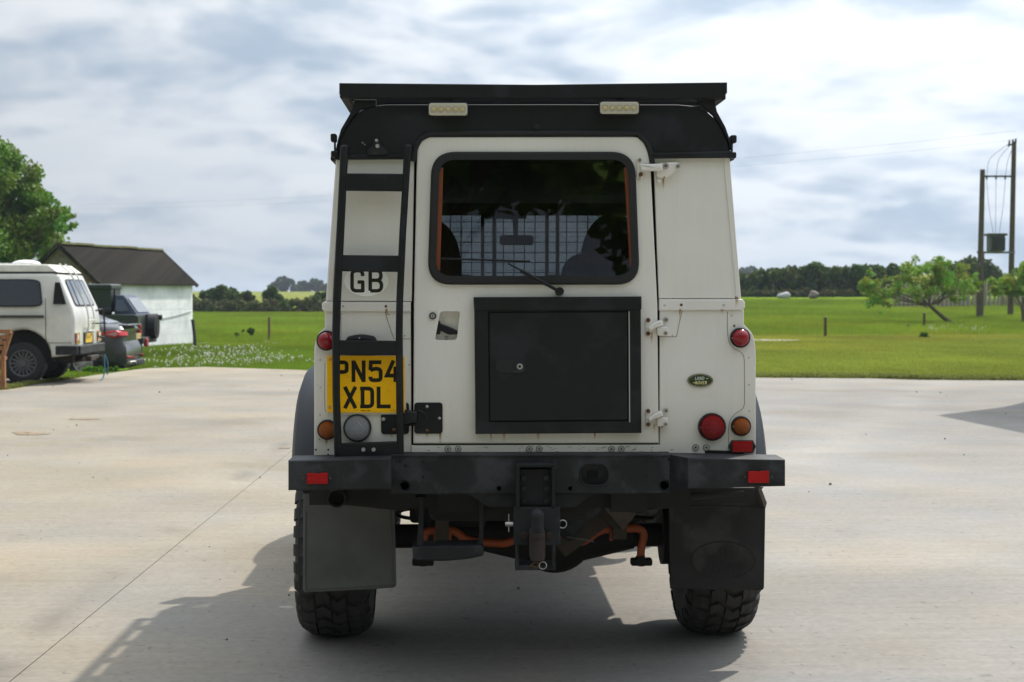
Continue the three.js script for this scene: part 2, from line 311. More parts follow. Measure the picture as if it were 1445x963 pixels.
// roof: an arched shell with a black back
const roofOut = [[471.5, 224], [474.5, 212], [478, 200], [485, 184], [496, 168], [508, 157], [522, 150.5], [545, 147.5], [757, 147.2], [957, 147.5], [982, 150], [996, 156], [1009, 167.5], [1020, 183], [1027, 199], [1030.5, 211], [1033, 221.5]];
{
  const o = roofOut.map(([u, v]) => { const p = P(u, v, 0); return [p.x, p.y]; }), s = new THREE.Shape();
  o.forEach(([x, y], i) => (i ? s.lineTo(x, y) : s.moveTo(x, y)));
  for (let i = o.length - 1; i >= 0; i--) s.lineTo(o[i][0] * 0.965, o[i][1] - (i > 2 && i < o.length - 3 ? 0.035 : 0));
  part(car, 'roof', [toCreasedNormals(new THREE.ExtrudeGeometry(s, { depth: 2.72, bevelEnabled: false }).translate(0, 0, -2.75), 0.7),
    box(P(471, 222, 0).x, 2.005, -1.4, 0.035, 0.022, 2.7, 0.008), box(P(1034, 219, 0).x, 2.012, -1.4, 0.035, 0.022, 2.7, 0.008)], M.black);
  const cut = [[922, 222.5], [919, 214, 6], [908, 190, 22], [592, 190, 22], [583.5, 214, 6], [581, 225]];
  const rb = part(car, 'roof_back', [
    plate([...roofOut.map(([u, v]) => [u, v]), ...round(cut)], -0.03, 0.012, 0.006)], M.black);
  // raised seal round the door opening, the lip above the pale panels, small fittings
  part(rb, 'door_seal', [tube([[583, 228], [586, 210], [593, 197], [604, 191], [620, 189], [757, 188.5], [890, 188.5], [902, 192], [911, 200], [917, 213], [921, 232]].map(([u, v]) => P(u, v, 0.014)), 0.010, 90, 8)], M.rubber);
  for (const g of [plate([[472, 218], [580, 219], [580, 224.5], [472, 225]], 0.0, 0.022, 0.004), plate([[918, 216], [934, 215.5], [1030, 212.5], [1034.5, 213], [1034.5, 219], [1030, 222.5], [921, 223.5]], 0.0, 0.026, 0.006)]) part(rb, 'gutter_lip', [g], M.black);
  part(rb, 'aerial_mount', [plate([[518, 219], [519, 211, 3], [526, 205, 2], [527, 197, 1], [534, 197, 1], [537, 206, 2], [546, 212, 3], [547, 219]], 0.012, 0.03, 0.004)], M.frame);
  part(rb, 'bolt', [disc(531, 198, 2.2, 0.02, 0.045, 8), disc(532.4, 206, 2.8, 0.02, 0.04, 8)], M.zinc);
  part(rb, 'bolt', [disc(511.5, 201.5, 1.2, 0.01, 0.02, 8), disc(514.5, 204, 1, 0.01, 0.02, 8)], M.steel);
  part(rb, 'stopper', [box(P(757, 180, 0).x, P(757, 180, 0).y, 0.016, 0.022, 0.02, 0.012, 0.004)], M.frame);
}

// pale panels either side of the door
const zp = -0.02;
pp(car, 'upper_panel', [plate([[474, 222], [584.5, 222], [581, 425.5], [459.5, 425]], zp, 0, 0.003)]);
pp(car, 'upper_panel', [plate([[922.5, 221], [1030, 221], [1046, 421.5], [930, 421.5]], zp, 0, 0.003)]);
for (const g of [plate([[1021, 222], [1029.5, 222], [1045.5, 420.5], [1039.5, 420.5]], 0.0, 0.004, 0.0015), plate([[475, 226], [481, 226], [468, 424], [461, 424]], 0.0, 0.004, 0.0015)]) pp(car, 'edge_strip', [g]);
const capL = pp(car, 'waist_capping', [plate([[457, 426, 3], [579.5, 426.5], [579.5, 440], [457, 440, 4], [454, 436, 3], [454, 429, 3]], -0.02, 0.010, 0.004)]);
const capR = pp(car, 'waist_capping', [plate([[930.5, 422.5], [1048, 422.5, 3], [1051.5, 427, 3], [1051.5, 434, 3], [1048, 438, 3], [930.5, 438.5]], -0.02, 0.010, 0.004)]);
pp(capL, 'side_capping', [box(P(458, 433, 0).x + 0.006, P(458, 433, 0).y, -0.9, 0.03, 0.042, 1.74, 0.012)]);
pp(capR, 'side_capping', [box(P(1048, 430, 0).x - 0.006, P(1048, 430, 0).y, -0.9, 0.03, 0.042, 1.74, 0.012)]);
const rivet = (parent, u, v, mat = M.rivet, r = 1.7, z = 0.009) => part(parent, 'rivet', [dome(u, v, r, z, 0.004, 12)], mat);
rivet(capL, 484, 432.5); rivet(capL, 544.5, 432.5, M.rust, 2); rivet(capL, 568, 432); rivet(capR, 938, 431); rivet(capR, 961.5, 430.5, M.rust, 2.2); rivet(capR, 1021.5, 430.5, M.rivet, 2);
const lowOutL = [[443.5, 646], [443.5, 492, 10], [448, 472, 12], [458.5, 462], [458.5, 439.5], [579.5, 439.5], [580.5, 646]];
const lowOutR = [[931, 438], [1050, 438], [1050, 458.5], [1062, 470, 14], [1066.5, 488, 14], [1066.5, 642], [931, 640]];
const lpL = pp(car, 'lower_panel', [plate(round(lowOutL), zp, 0, 0.003)]);
const lpR = pp(car, 'lower_panel', [plate(round(lowOutR), zp, 0, 0.003)]);
// seams: thin dark joints let in as fine beads standing a millimetre proud
const seam = (parent, pts, r = 0.0010) => part(parent, 'seam', [line(pts, 0.0004, r)], M.seam);
seam(lpR, [[1026.5, 440], [1026.8, 470], [1029.5, 484], [1036, 492], [1044, 496], [1049, 501], [1050.5, 510], [1050.8, 540], [1050.6, 570], [1047, 578], [1038, 584], [1031, 592], [1028.5, 604], [1028.3, 640]]);
seam(lpL, [[481, 442], [481, 480]]); seam(lpL, [[458.5, 512], [458, 560], [459, 580], [464, 586]], 0.001);
seam(lpL, [[543.5, 441], [548, 456], [555.5, 477], [560, 478.5], [579, 478.5]]); seam(lpR, [[963, 439], [959, 455], [955, 474], [952, 475.5], [932, 475.5]]);
for (const [u, v] of [[1032.5, 445.5], [1037, 459.5], [1057, 505], [1057, 543], [1057.5, 580], [1053, 622]]) rivet(lpR, u, v, M.rivet, 1.3, 0);
for (const [u, v] of [[451.5, 508], [452, 547], [451.5, 585.5], [450, 620], [548.5, 444], [571, 474], [577.5, 515]]) rivet(lpL, u, v, M.rivet, 1.3, 0);
rivet(lpR, 1036.5, 459.8, M.rust, 1.8, 0); rivet(lpR, 949, 474, M.zinc, 1.2, 0);
for (const [u, v] of [[445.5, 635], [463, 635], [463, 642]]) part(lpL, 'hole', [disc(u, v, 1.4, -0.002, 0.0015, 10)], M.gap);
part(lpR, 'slot', [plate([[995, 635.5], [1050, 637], [1050, 641], [995, 641]], -0.004, 0.003, 0.001)], M.gap);

// sill under the door with paired screws
const sill = pp(car, 'sill', [plate([[580.5, 629], [931, 628], [931.5, 641], [580, 642.5]], -0.02, 0.008, 0.003)]);
const screw = (parent, u, v, z, r = 4) => { const b = part(parent, 'screw', [disc(u, v, r, z - 0.004, z + 0.005, 18)], M.zinc); part(b, 'screw_head', [ring(u, v, r * 1.02, 0.55, z + 0.002, 18), disc(u, v, r * 0.3, z, z + 0.007, 6)], M.gap); };
for (const u of [632, 646.5, 747, 761, 863, 877]) screw(sill, u, 634, 0.008);
screw(lpR, 982, 632, 0, 4.2); screw(lpR, 997, 632, 0, 4.2);

// ---------- the back door ----------
const doorOut = [[583, 626.5], [584, 430], [588.2, 222, 4], [590, 193.3, 36], [915, 192.8, 36], [918.5, 240], [927.8, 430], [929.8, 626]];
const winOut = round([[609, 214, 34], [896.5, 214, 34], [903.5, 402, 34], [603, 402, 34]], 0, 9), glassOut = round([[617.5, 222.5, 27], [888.5, 222.5, 27], [895, 392.5, 27], [611.5, 392.5, 27]], 0, 9);
const recess = round([[619.5, 437.5, 7], [651.5, 437.5, 7], [646, 482, 7], [611.5, 482, 7]]);
const door = pp(car, 'rear_door', [plate(round(doorOut), -0.03, 0.014, 0.005, [glassOut.slice().reverse().map(([u, v]) => [u, v]), recess])]);
part(car, 'door_gap', [plate([[579.5, 629], [582, 430], [584, 186], [926, 186], [931, 430], [931.5, 629]], -0.036, -0.031, 0.0005, [[[600, 610], [600, 210], [905, 210], [905, 610]]])], M.gap);
const sealRing = plate(winOut, 0.008, 0.030, 0.008, [glassOut]);
part(door, 'window_seal', [sealRing], M.rubber);
part(door, 'window_pane', [plate(glassOut.map(([u, v]) => [u, v]), 0.0105, 0.0155, 0)], M.glassRear);
part(door, 'heater_wire', Array.from({ length: 13 }, (_, i) => { const v = 239 + i * 11.9, a = P(619, v, 0.0095), b = P(889, v, 0.0095); return beam(a, b, 0.0012, 0.0012); }), std(0.12, 0.06, 0.04, 0.7));
// handle recess, handle, lock
const rp = pp(door, 'handle_recess', [plate(round([[617, 435, 7], [654, 435, 7], [649, 484, 7], [609, 484, 7]]), -0.028, -0.022, 0.001)]);
void rp;
part(door, 'handle', [plate(round([[619, 452, 1], [621.5, 457, 2], [636, 462, 5], [647.5, 468, 2], [647.5, 472, 2], [633, 473, 4], [622, 467, 1], [621, 472, 1], [613.5, 473, 1]]), -0.012, 0.006, 0.005)], M.blackGloss);
part(door, 'handle_bolt', [dome(630, 477, 3, -0.022, 0.012, 14)], M.rivet);
{ const k = part(door, 'lock', [disc(610.6, 446, 5, 0.01, 0.022, 22)], M.blackGloss); part(k, 'key_slot', [disc(610.6, 446, 3.2, 0.02, 0.0245, 18)], M.zinc); part(k, 'slot', [box(P(610.6, 446, 0.025).x, P(610.6, 446, 0.025).y, 0.0247, 0.002, 0.011, 0.002)], M.gap); }
// black locker let into the lower door
const lk = part(car, 'rear_locker', [plate([[669, 420.5], [904.5, 419.5], [905.5, 611.5], [671, 613]], 0.01, 0.046, 0.004, [[[687, 438.5], [890, 437.5], [890, 596], [688.5, 597.5]]]), plate([[668, 419.5], [905.5, 418.5], [905.5, 437], [669, 438]], 0.044, 0.052, 0.003), plate([[687, 438.5], [890, 437.5], [890, 596], [688.5, 597.5]], 0.01, 0.018, 0)], M.blackGloss);
part(lk, 'locker_lid', [plate([[689.5, 441], [886.4, 440], [886.4, 593.8], [690.8, 595]], 0.02, 0.042, 0.005)], M.blackGloss);
part(lk, 'hinge', [rod(P(887.8, 439.5, 0.045), P(888.6, 596, 0.045), 0.0024)], M.zinc);
part(lk, 'latch_plate', [plate(round([[699, 508, 9], [741, 508, 9], [741, 527, 9], [699, 527, 9]]), 0.041, 0.047, 0.003)], M.frame);
{ const b = part(lk, 'latch_button', [disc(733.5, 517.5, 4.2, 0.045, 0.052, 20)], M.zinc); void b; part(lk, 'latch_button', [disc(733.5, 517.5, 2, 0.051, 0.055, 10)], M.gap); }
for (const [u, v] of [[679, 430], [679, 605], [896, 430], [897, 604]]) part(lk, 'bolt', [dome(u, v, 1.6, 0.045, 0.002, 10)], M.black);
// wiper
part(door, 'wiper', [tube([P(790, 412, 0.052), P(776, 404, 0.058), P(757, 394, 0.058), P(735, 382, 0.05)], 0.0065, 24, 8), disc(790, 411.5, 6, 0.012, 0.06, 18), rod(P(742, 385, 0.056), P(717, 372, 0.045), 0.003), rod(P(621, 365, 0.036), P(748, 369, 0.036), 0.0035, 0.0035, 8)], M.blackGloss);
// hinges: a leaf on the door, an arm across the gap, a bracket on the body
const bolt = (parent, u, v, z, r, mat = M.zinc) => { const b = part(parent, 'hinge_bolt', [disc(u, v, r, z - 0.004, z + 0.006, 14)], mat); part(b, 'bolt_head', [disc(u, v, r * 0.45, z, z + 0.0085, 6)], M.rust); };
{
  const h = pp(car, 'door_hinge', [plate(round([[899, 223, 2], [907, 223, 2], [907, 252, 2], [899, 252, 2]]), 0.013, 0.022, 0.003), plate(round([[903, 231.5, 2], [935, 231, 3], [936, 241.5, 3], [905, 241, 2]]), 0.02, 0.045, 0.006), plate(round([[927, 231, 4], [939, 229, 5], [958, 229, 4], [960.5, 234, 3], [950, 246, 8], [937, 253, 6], [926.5, 250, 3]]), 0.0, 0.026, 0.005), disc(930.5, 255, 3, 0.004, 0.02, 10)]);
  bolt(h, 903, 226, 0.022, 3.2); bolt(h, 904.5, 246, 0.022, 3, M.rust); bolt(h, 939.5, 234, 0.028, 4.8); bolt(h, 957, 234.5, 0.026, 3.4);
}
for (const dy of [0, 128.5]) {
  const q = (l) => l.map(([u, v, r]) => [u, v + dy, r ?? 0]);
  const h = pp(car, 'door_hinge', [plate(round(q([[911, 449.5, 2], [919, 449.5, 3], [920, 475, 3], [911, 475, 2]])), 0.013, 0.020, 0.003), plate(round(q([[914, 463, 3], [925, 455, 3], [934, 452, 2], [936.5, 459.5, 2], [922, 464.5, 3], [918, 468, 2]])), 0.018, 0.045, 0.006), plate(round(q([[927.5, 461.5, 2], [943, 461.5, 2], [943, 474, 3], [928, 474, 2]])), 0.0, 0.034, 0.005), disc(932, 456 + dy, 3.8, 0.0, 0.04, 12)]);
  bolt(h, 915, 452 + dy, 0.02, 3, M.rust); bolt(h, 915, 471 + dy, 0.02, 3, M.rust); bolt(h, 940, 451.5 + dy, 0.008, 3.6); bolt(h, 939.5, 470.5 + dy, 0.034, 3.2);
}
if (true) { // earth strap, sticker, badge, plate
  const gb = canvasTex(512, 360, (c) => { c.fillStyle = '#ffffff'; c.fillRect(0, 0, 512, 360); c.strokeStyle = '#0b0b0c'; c.lineWidth = 40; c.lineJoin = 'round';
    c.beginPath(); c.moveTo(214, 128); c.lineTo(214, 112); c.quadraticCurveTo(214, 66, 166, 66); c.lineTo(150, 66); c.quadraticCurveTo(96, 66, 96, 116); c.lineTo(96, 248); c.quadraticCurveTo(96, 296, 146, 296); c.lineTo(216, 296); c.lineTo(216, 196); c.lineTo(158, 196); c.stroke();
    c.lineJoin = 'miter'; c.beginPath(); c.moveTo(300, 296); c.lineTo(300, 66); c.lineTo(372, 66); c.quadraticCurveTo(420, 66, 420, 122); c.quadraticCurveTo(420, 172, 374, 176); c.lineTo(300, 176); c.moveTo(374, 176); c.quadraticCurveTo(426, 182, 426, 236); c.quadraticCurveTo(426, 296, 376, 296); c.lineTo(300, 296); c.stroke(); });
  const pu = (u0, v0, u1, v1, z, g) => { const a = P(u0, v0, z), b = P(u1, v1, z), q = clean(g), p = q.attributes.position, uv = new Float32Array(p.count * 2); for (let i = 0; i < p.count; i++) { uv[2 * i] = (p.getX(i) - a.x) / (b.x - a.x); uv[2 * i + 1] = (p.getY(i) - b.y) / (a.y - b.y); } q.setAttribute('uv', new THREE.BufferAttribute(uv, 2)); return q; };
  part(car, 'country_sticker', [pu(484.5, 374, 549, 418.5, 0.0025, plate(ellipse(516.8, 396.2, 31.2, 22), 0.0005, 0.0025, 0))], new THREE.MeshPhysicalMaterial({ map: gb, roughness: 0.4 }), { uv: true });
  const badge = canvasTex(512, 256, (c, w, h) => { c.fillStyle = '#0e1512'; c.fillRect(0, 0, w, h); c.beginPath(); c.ellipse(256, 128, 232, 108, 0, 0, 7); c.strokeStyle = '#b9ad84'; c.lineWidth = 8; c.stroke(); c.beginPath(); c.ellipse(256, 128, 218, 96, 0, 0, 7); c.fillStyle = '#0d211a'; c.fill();
    c.textAlign = 'center'; c.save(); c.transform(1, 0, -0.16, 1, 20, 0); c.font = 'bold 84px sans-serif'; c.fillStyle = '#c9cfc9'; c.fillText('LAND', 236, 118, 190); c.fillStyle = '#e8d89a'; c.fillText('ROVER', 276, 200, 236); c.restore(); c.fillStyle = '#c9cfc9'; c.fillRect(368, 84, 42, 12); c.fillStyle = '#e8d89a'; c.fillRect(112, 164, 40, 12); });
  const bd = part(car, 'oval_badge', [pu(970, 527.5, 1007, 547, 0.007, plate(ellipse(988.5, 537.2, 18.2, 9.5), 0, 0.007, 0.0022))], new THREE.MeshPhysicalMaterial({ map: badge, roughness: 0.25, clearcoat: 1 }), { uv: true });
  void bd;
  const plateT = canvasTex(1120, 832, (c, W, H) => {
    c.fillStyle = '#ffc200'; c.fillRect(0, 0, W, H);
    for (let i = 0; i < 160; i++) { c.fillStyle = `rgba(90,60,0,${0.02 + 0.03 * ((i * 37) % 10) / 10})`; c.fillRect((i * 211) % W, (i * 127) % H, 30 + (i * 13) % 160, 2 + (i * 7) % 30); }
    c.strokeStyle = '#15140f'; c.lineWidth = 55; c.lineJoin = 'miter'; c.lineCap = 'butt';
    const w = 146, h = 256;   // strokes run down the middle of each letter's limbs
    const ch = { P: (x, y) => { c.moveTo(x, y + h + 26); c.lineTo(x, y); c.lineTo(x + w * 0.62, y); c.quadraticCurveTo(x + w, y, x + w, y + 40); c.lineTo(x + w, y + 100); c.quadraticCurveTo(x + w, y + 138, x + w * 0.62, y + 138); c.lineTo(x, y + 138); },
      N: (x, y) => { c.moveTo(x, y + h + 26); c.lineTo(x, y - 26); c.moveTo(x + w, y + h + 26); c.lineTo(x + w, y - 26); c.moveTo(x - 2, y - 20); c.lineTo(x + w + 2, y + h + 20); },
      5: (x, y) => { c.moveTo(x + w + 10, y); c.lineTo(x + 6, y); c.lineTo(x, y + 112); c.moveTo(x - 2, y + 118); c.quadraticCurveTo(x + 40, y + 92, x + 84, y + 92); c.quadraticCurveTo(x + w, y + 96, x + w, y + 140); c.lineTo(x + w, y + 214); c.quadraticCurveTo(x + w, y + h, x + 100, y + h); c.lineTo(x + 44, y + h); c.quadraticCurveTo(x, y + h, x - 2, y + 206); },
      4: (x, y) => { c.moveTo(x + w + 30, y + 190); c.lineTo(x + 2, y + 190); c.lineTo(x + 98, y - 26); c.moveTo(x + w - 22, y + h + 26); c.lineTo(x + w - 22, y + 60); },
      X: (x, y) => { c.moveTo(x - 4, y - 26); c.lineTo(x + w + 4, y + h + 26); c.moveTo(x + w + 4, y - 26); c.lineTo(x - 4, y + h + 26); },
      D: (x, y) => { c.moveTo(x - 28, y); c.lineTo(x + w * 0.55, y); c.quadraticCurveTo(x + w, y, x + w, y + 56); c.lineTo(x + w, y + h - 56); c.quadraticCurveTo(x + w, y + h, x + w * 0.55, y + h); c.lineTo(x - 28, y + h); c.moveTo(x + 8, y); c.lineTo(x + 8, y + h); },
      L: (x, y) => { c.moveTo(x, y - 26); c.lineTo(x, y + h); c.lineTo(x + w + 26, y + h); } };
    const put = (k, u, v) => { c.beginPath(); ch[k]((u - 460.5) / 111 * W + 26, (v - 501) / 82 * H + 26); c.stroke(); };
    put('P', 472, 509); put('N', 496, 509); put('5', 520, 509); put('4', 543, 509); put('X', 484, 546); put('D', 508, 546); put('L', 531.5, 546);
    c.fillStyle = '#2a2208'; c.font = 'bold 26px sans-serif'; for (let i = 0; i < 7; i++) c.fillRect(486 + i * 19 + (i > 3 ? 10 : 0), 790, 12, 14 + (i * 5) % 6);
    for (let i = 0; i < 14; i++) c.fillRect(905 + i * 11, 794, 6, 7);
  });
  const np = part(car, 'number_plate', [pu(460.5, 501, 571.5, 583, 0.018, plate(round([[461, 502, 4], [571, 502.5, 4], [571, 583, 4], [461, 582.5, 4]]), 0.012, 0.018, 0.001))], new THREE.MeshPhysicalMaterial({ map: plateT, roughness: 0.45, specularIntensity: 0.5 }), { uv: true });
  for (const [u, v] of [[465.5, 507], [465, 575], [567, 507.5], [567, 576.5]]) part(np, 'screw_cap', [dome(u, v, 2.6, 0.018, 0.004, 14)], std(0.6, 0.33, 0.06, 0.5));
  part(car, 'plate_backing', [plate(round([[459, 511, 6], [573, 500, 5], [573, 585, 5], [459.5, 586, 6]]), 0.0, 0.0115, 0.002)], M.paint);
  const pl = part(car, 'plate_lamp', [plate(round([[486.5, 482, 2], [490, 475, 8], [509, 471.5, 20], [528, 475, 8], [532, 482, 2], [532, 496, 4], [487, 496, 4]]), 0.0, 0.05, 0.014)], M.blackGloss); part(pl, 'screw', [dome(507, 477.5, 1.3, 0.05, 0.003, 10)], M.steel);
}
// trailer sockets and the latch between them
{
  const s1 = part(car, 'socket_plate', [plate(rect(537.5, 568.5, 577, 613, 5), 0.0, 0.008, 0.002)], M.black);
  const s2 = part(car, 'socket_plate', [plate(rect(584.5, 568.5, 624.5, 612.5, 5), 0.013, 0.021, 0.002)], M.black);
  for (const [p, u, v, m] of [[s1, 541, 592, M.zinc], [s1, 556, 607, M.rust], [s2, 602.5, 574, M.zinc], [s2, 620, 590.5, M.zinc], [s2, 602.5, 607.5, M.rust]]) part(p, 'bolt', [dome(u, v, 3, 0.012, 0.014, 12)], m);
  part(s2, 'ring', [ring(590, 591, 11, 1.2, 0.022)], M.frame); part(s1, 'ring', [ring(572, 591, 11, 1.4, 0.012)], M.frame);
  part(car, 'latch', [box(P(580, 589, 0.03).x, P(580, 589, 0.03).y, 0.03, 0.05, 0.05, 0.03, 0.012), disc(574.5, 590, 8, 0.008, 0.05, 16)], M.blackGloss);
}
// lamps: a black rim, a coloured lens
function lamp(name, u, v, r, mat, bulge, tilt) {
  const rim = part(car, name, [disc(u, v, r + 1.2, -0.002, 0.016, 36), ring(u, v, r, 1.1, 0.017, 36)], M.rubber);
  { const c0 = P(u, v, 0.015), R = r / sAt(0.015), g = clean(dome(u, v, r - 0.4, 0.015, bulge, 36)), p = g.attributes.position, uv = new Float32Array(p.count * 2); for (let i = 0; i < p.count; i++) { uv[2 * i] = 0.5 + (p.getX(i) - c0.x) / R * 0.5; uv[2 * i + 1] = 0.5 + (p.getY(i) - c0.y) / R * 0.5; } g.setAttribute('uv', new THREE.BufferAttribute(uv, 2)); part(rim, 'lens', [g], mat, { uv: true }); }
  for (const k of [-1, 1]) part(rim, 'lens_screw', [dome(u + k * r * 0.86, v - k * 0.5, 1.2, 0.019, 0.006, 8)], M.zinc);
  void tilt;
}
lamp('brake_lamp', 1045.2, 477, 13, M.redDome, 0.028); lamp('brake_lamp', 460.5, 481, 13, M.redDome, 0.028);
lamp('fog_lamp', 1005.3, 603, 18.6, M.redLens, 0.024, true); lamp('reversing_lamp', 504, 604.5, 18.6, M.clearLens, 0.024, true);
lamp('indicator_lamp', 1046.3, 602, 13, M.amberLens, 0.024, true); lamp('indicator_lamp', 461.5, 607, 13, M.amberLens, 0.024, true);
{ const b = part(car, 'rear_reflector', [plate([[1028.5, 630.5], [1033, 622], [1063, 622], [1067.5, 630.5], [1063, 639.5], [1033, 639.5]], 0, 0.014, 0.003)], M.rubber); part(b, 'lens', [plate(rect(1034, 623.2, 1062, 638.4, 1), 0.012, 0.019, 0.002)], M.reflector); }

// ---------- ladder ----------
{
  const z0 = 0.062, z1 = 0.092;
  const outL = [[479.5, 209], [481.5, 205], [487, 203.8], [491.5, 206], [491.3, 214], [489, 250], [485.2, 330], [480.5, 425], [479, 470], [479.2, 560], [481.8, 632], [482.6, 648], [471.4, 648], [470.6, 632], [468.6, 560], [468, 470], [469, 425], [474, 330], [478, 250]];
  const outR = [[569.5, 209], [571, 204.5], [576, 202.8], [580.5, 205], [580.2, 214], [577.6, 250], [572.8, 330], [568.6, 425], [568, 470], [569, 560], [569.6, 648], [559.8, 648], [558.6, 560], [558, 470], [558.8, 425], [563, 330], [567.8, 250]];
  const railPlate = (o) => { const s = new THREE.Shape(o.map(([u, v]) => { const p = P(u, v, z1); return new THREE.Vector2(p.x, p.y); })); return toCreasedNormals(new THREE.ExtrudeGeometry(s, { depth: z1 - z0 - 0.022, bevelEnabled: true, bevelSize: 0.011, bevelThickness: 0.011, bevelOffset: -0.011, bevelSegments: 5 }).translate(0, 0, z0 + 0.011), 0.7); };
  const lad = part(car, 'ladder', [railPlate(outL), railPlate(outR), ...[[485, 207], [575, 206]].map(([u, v]) => { const p = P(u, v, z1); return beam(V3(p.x, p.y - 0.008, 0.075), V3(p.x, p.y + 0.004, -0.02), 0.026, 0.022); })], M.black);
  for (const [l, v0, v1, r] of [[485, 244.5, 270, 571], [481, 360, 384, 564], [477, 480.5, 502, 561]]) part(lad, 'rung', [plate([[l, v0], [r, v0 + 0.8], [r, v1], [l, v1 - 1]], z0 + 0.002, z1 - 0.004, 0.004), box(P((l + r) / 2, v0 + 4, z0).x, P(500, v0 + 5, z0).y, z0 - 0.018, 0.235, 0.012, 0.036)], M.black);
  const f = part(lad, 'foot_plate', [plate([[482, 626.5], [559, 624], [569.5, 640], [569.5, 648], [471.5, 649], [472, 640]], 0.055, 0.09, 0.004)], M.black);
  for (const u of [512.5, 527]) { const b = part(f, 'bolt', [disc(u, 635, 2.8, 0.086, 0.096, 12)], M.zinc); void b; }
  part(f, 'bracket', [plate([[458, 647], [500, 646], [500, 653], [458, 653]], 0.03, 0.1, 0.002)], M.black);
}
// ---------- roof rack ----------
{
  const zr = 0.05, y0 = P(757, 138.5, zr).y, y1 = P(757, 118.5, zr).y, xl = P(478.5, 130, zr).x, xr = P(1026, 130, zr).x, h = y1 - y0, L = 2.75;
  const rack = part(car, 'roof_rack', [plate([[478.5, 117], [600, 118], [757, 119.3], [900, 117.5], [1026.5, 116], [1026.5, 131], [1019, 138.5], [488, 138.5], [478.5, 132.5]], zr - 0.03, zr, 0.004),
    box((xl + 0.018), y0 + h * 0.5 - 0.003, zr - L / 2 - 0.02, 0.036, h * 0.9, L, 0.006), box((xr - 0.018), y0 + h * 0.5 - 0.003, zr - L / 2 - 0.02, 0.036, h * 0.9, L, 0.006), box((xl + xr) / 2, y0 + h / 2, zr - L, xr - xl, h * 0.9, 0.035, 0.006)], M.black);
  for (let i = 0; i < 9; i++) part(rack, 'slat', [box((xl + xr) / 2, y0 + 0.022, -0.12 - i * 0.30, xr - xl - 0.06, 0.016, 0.09, 0.003)], M.black);
  for (const [z, w0, w1] of [[-0.28, 496, 1009]]) { const p0 = P(w0, 147.25, z), p1 = P(w1, 147.25, z), t = P(757, 135, z).y; part(rack, 'cross_beam', [box((p0.x + p1.x) / 2, (p0.y + t) / 2, z, p1.x - p0.x, t - p0.y, 0.05, 0.004)], M.black); }
  // curved feet down to the gutters
  for (const z of [-0.05, -0.9, -1.75, -2.5]) for (const s of [0, 1]) {
    const q = s ? [[1034, 210], [1029, 196], [1021, 178], [1009, 161], [995, 149], [985, 138], [1010, 138], [1014, 156], [1026, 178], [1033, 198], [1036, 210]] : [[474.5, 213], [478, 198], [485, 182], [497, 164], [508, 152], [530, 148.5], [530, 139], [500, 139], [493.5, 158], [480, 181], [475.5, 196], [472, 213]];
    const g = plate(q, 0.016, 0.05, 0.003).translate(0, 0, z + (z > -0.1 ? 0.02 : 0));
    const ft = part(rack, 'foot', [g], M.black);
    void ft;
  }
  for (const s of [0, 1]) { // gutter clamp with its bolt
    const U = (u) => (s ? 1505.5 - u : u);
    part(rack, 'gutter_clamp', [box(P(U(471), 195, 0).x, P(471, 195, 0).y, 0.0, 0.022, 0.03, 0.05, 0.006), rod(P(U(472.5), 200, 0), P(U(472.5), 216, 0), 0.004), box(P(U(473), 218, 0).x, P(471, 218, 0).y, 0.0, 0.03, 0.024, 0.05, 0.006)], M.black);
  }
}
// work lamps under the rack
for (const [u0, u1, v0, v1] of [[605, 659.5, 145.5, 163], [847, 901.5, 143.8, 160.8]]) {
  const w = part(car, 'work_lamp', [plate(rect(u0 - 1.2, v0 - 1.5, u1 + 1.2, v1 + 1, 5), 0.02, 0.058, 0.005), box(P((u0 + u1) / 2, v0 - 3, 0.04).x, P(757, v0 - 4, 0.04).y, 0.035, 0.03, 0.03, 0.012)], M.frame);
  part(w, 'lens', [plate(rect(u0, v0, u1, v1, 4.5), 0.056, 0.063, 0.003)], M.cream);
  for (let i = 0; i < 5; i++) { const q = part(w, 'led', [disc(u0 + 7 + i * 10.1, (v0 + v1) / 2, 3.4, 0.062, 0.0655, 14, 1.8)], M.led); part(q, 'led_ring', [ring(u0 + 7 + i * 10.1, (v0 + v1) / 2, 4.1, 0.6, 0.063, 16)], M.ledRing); }
}

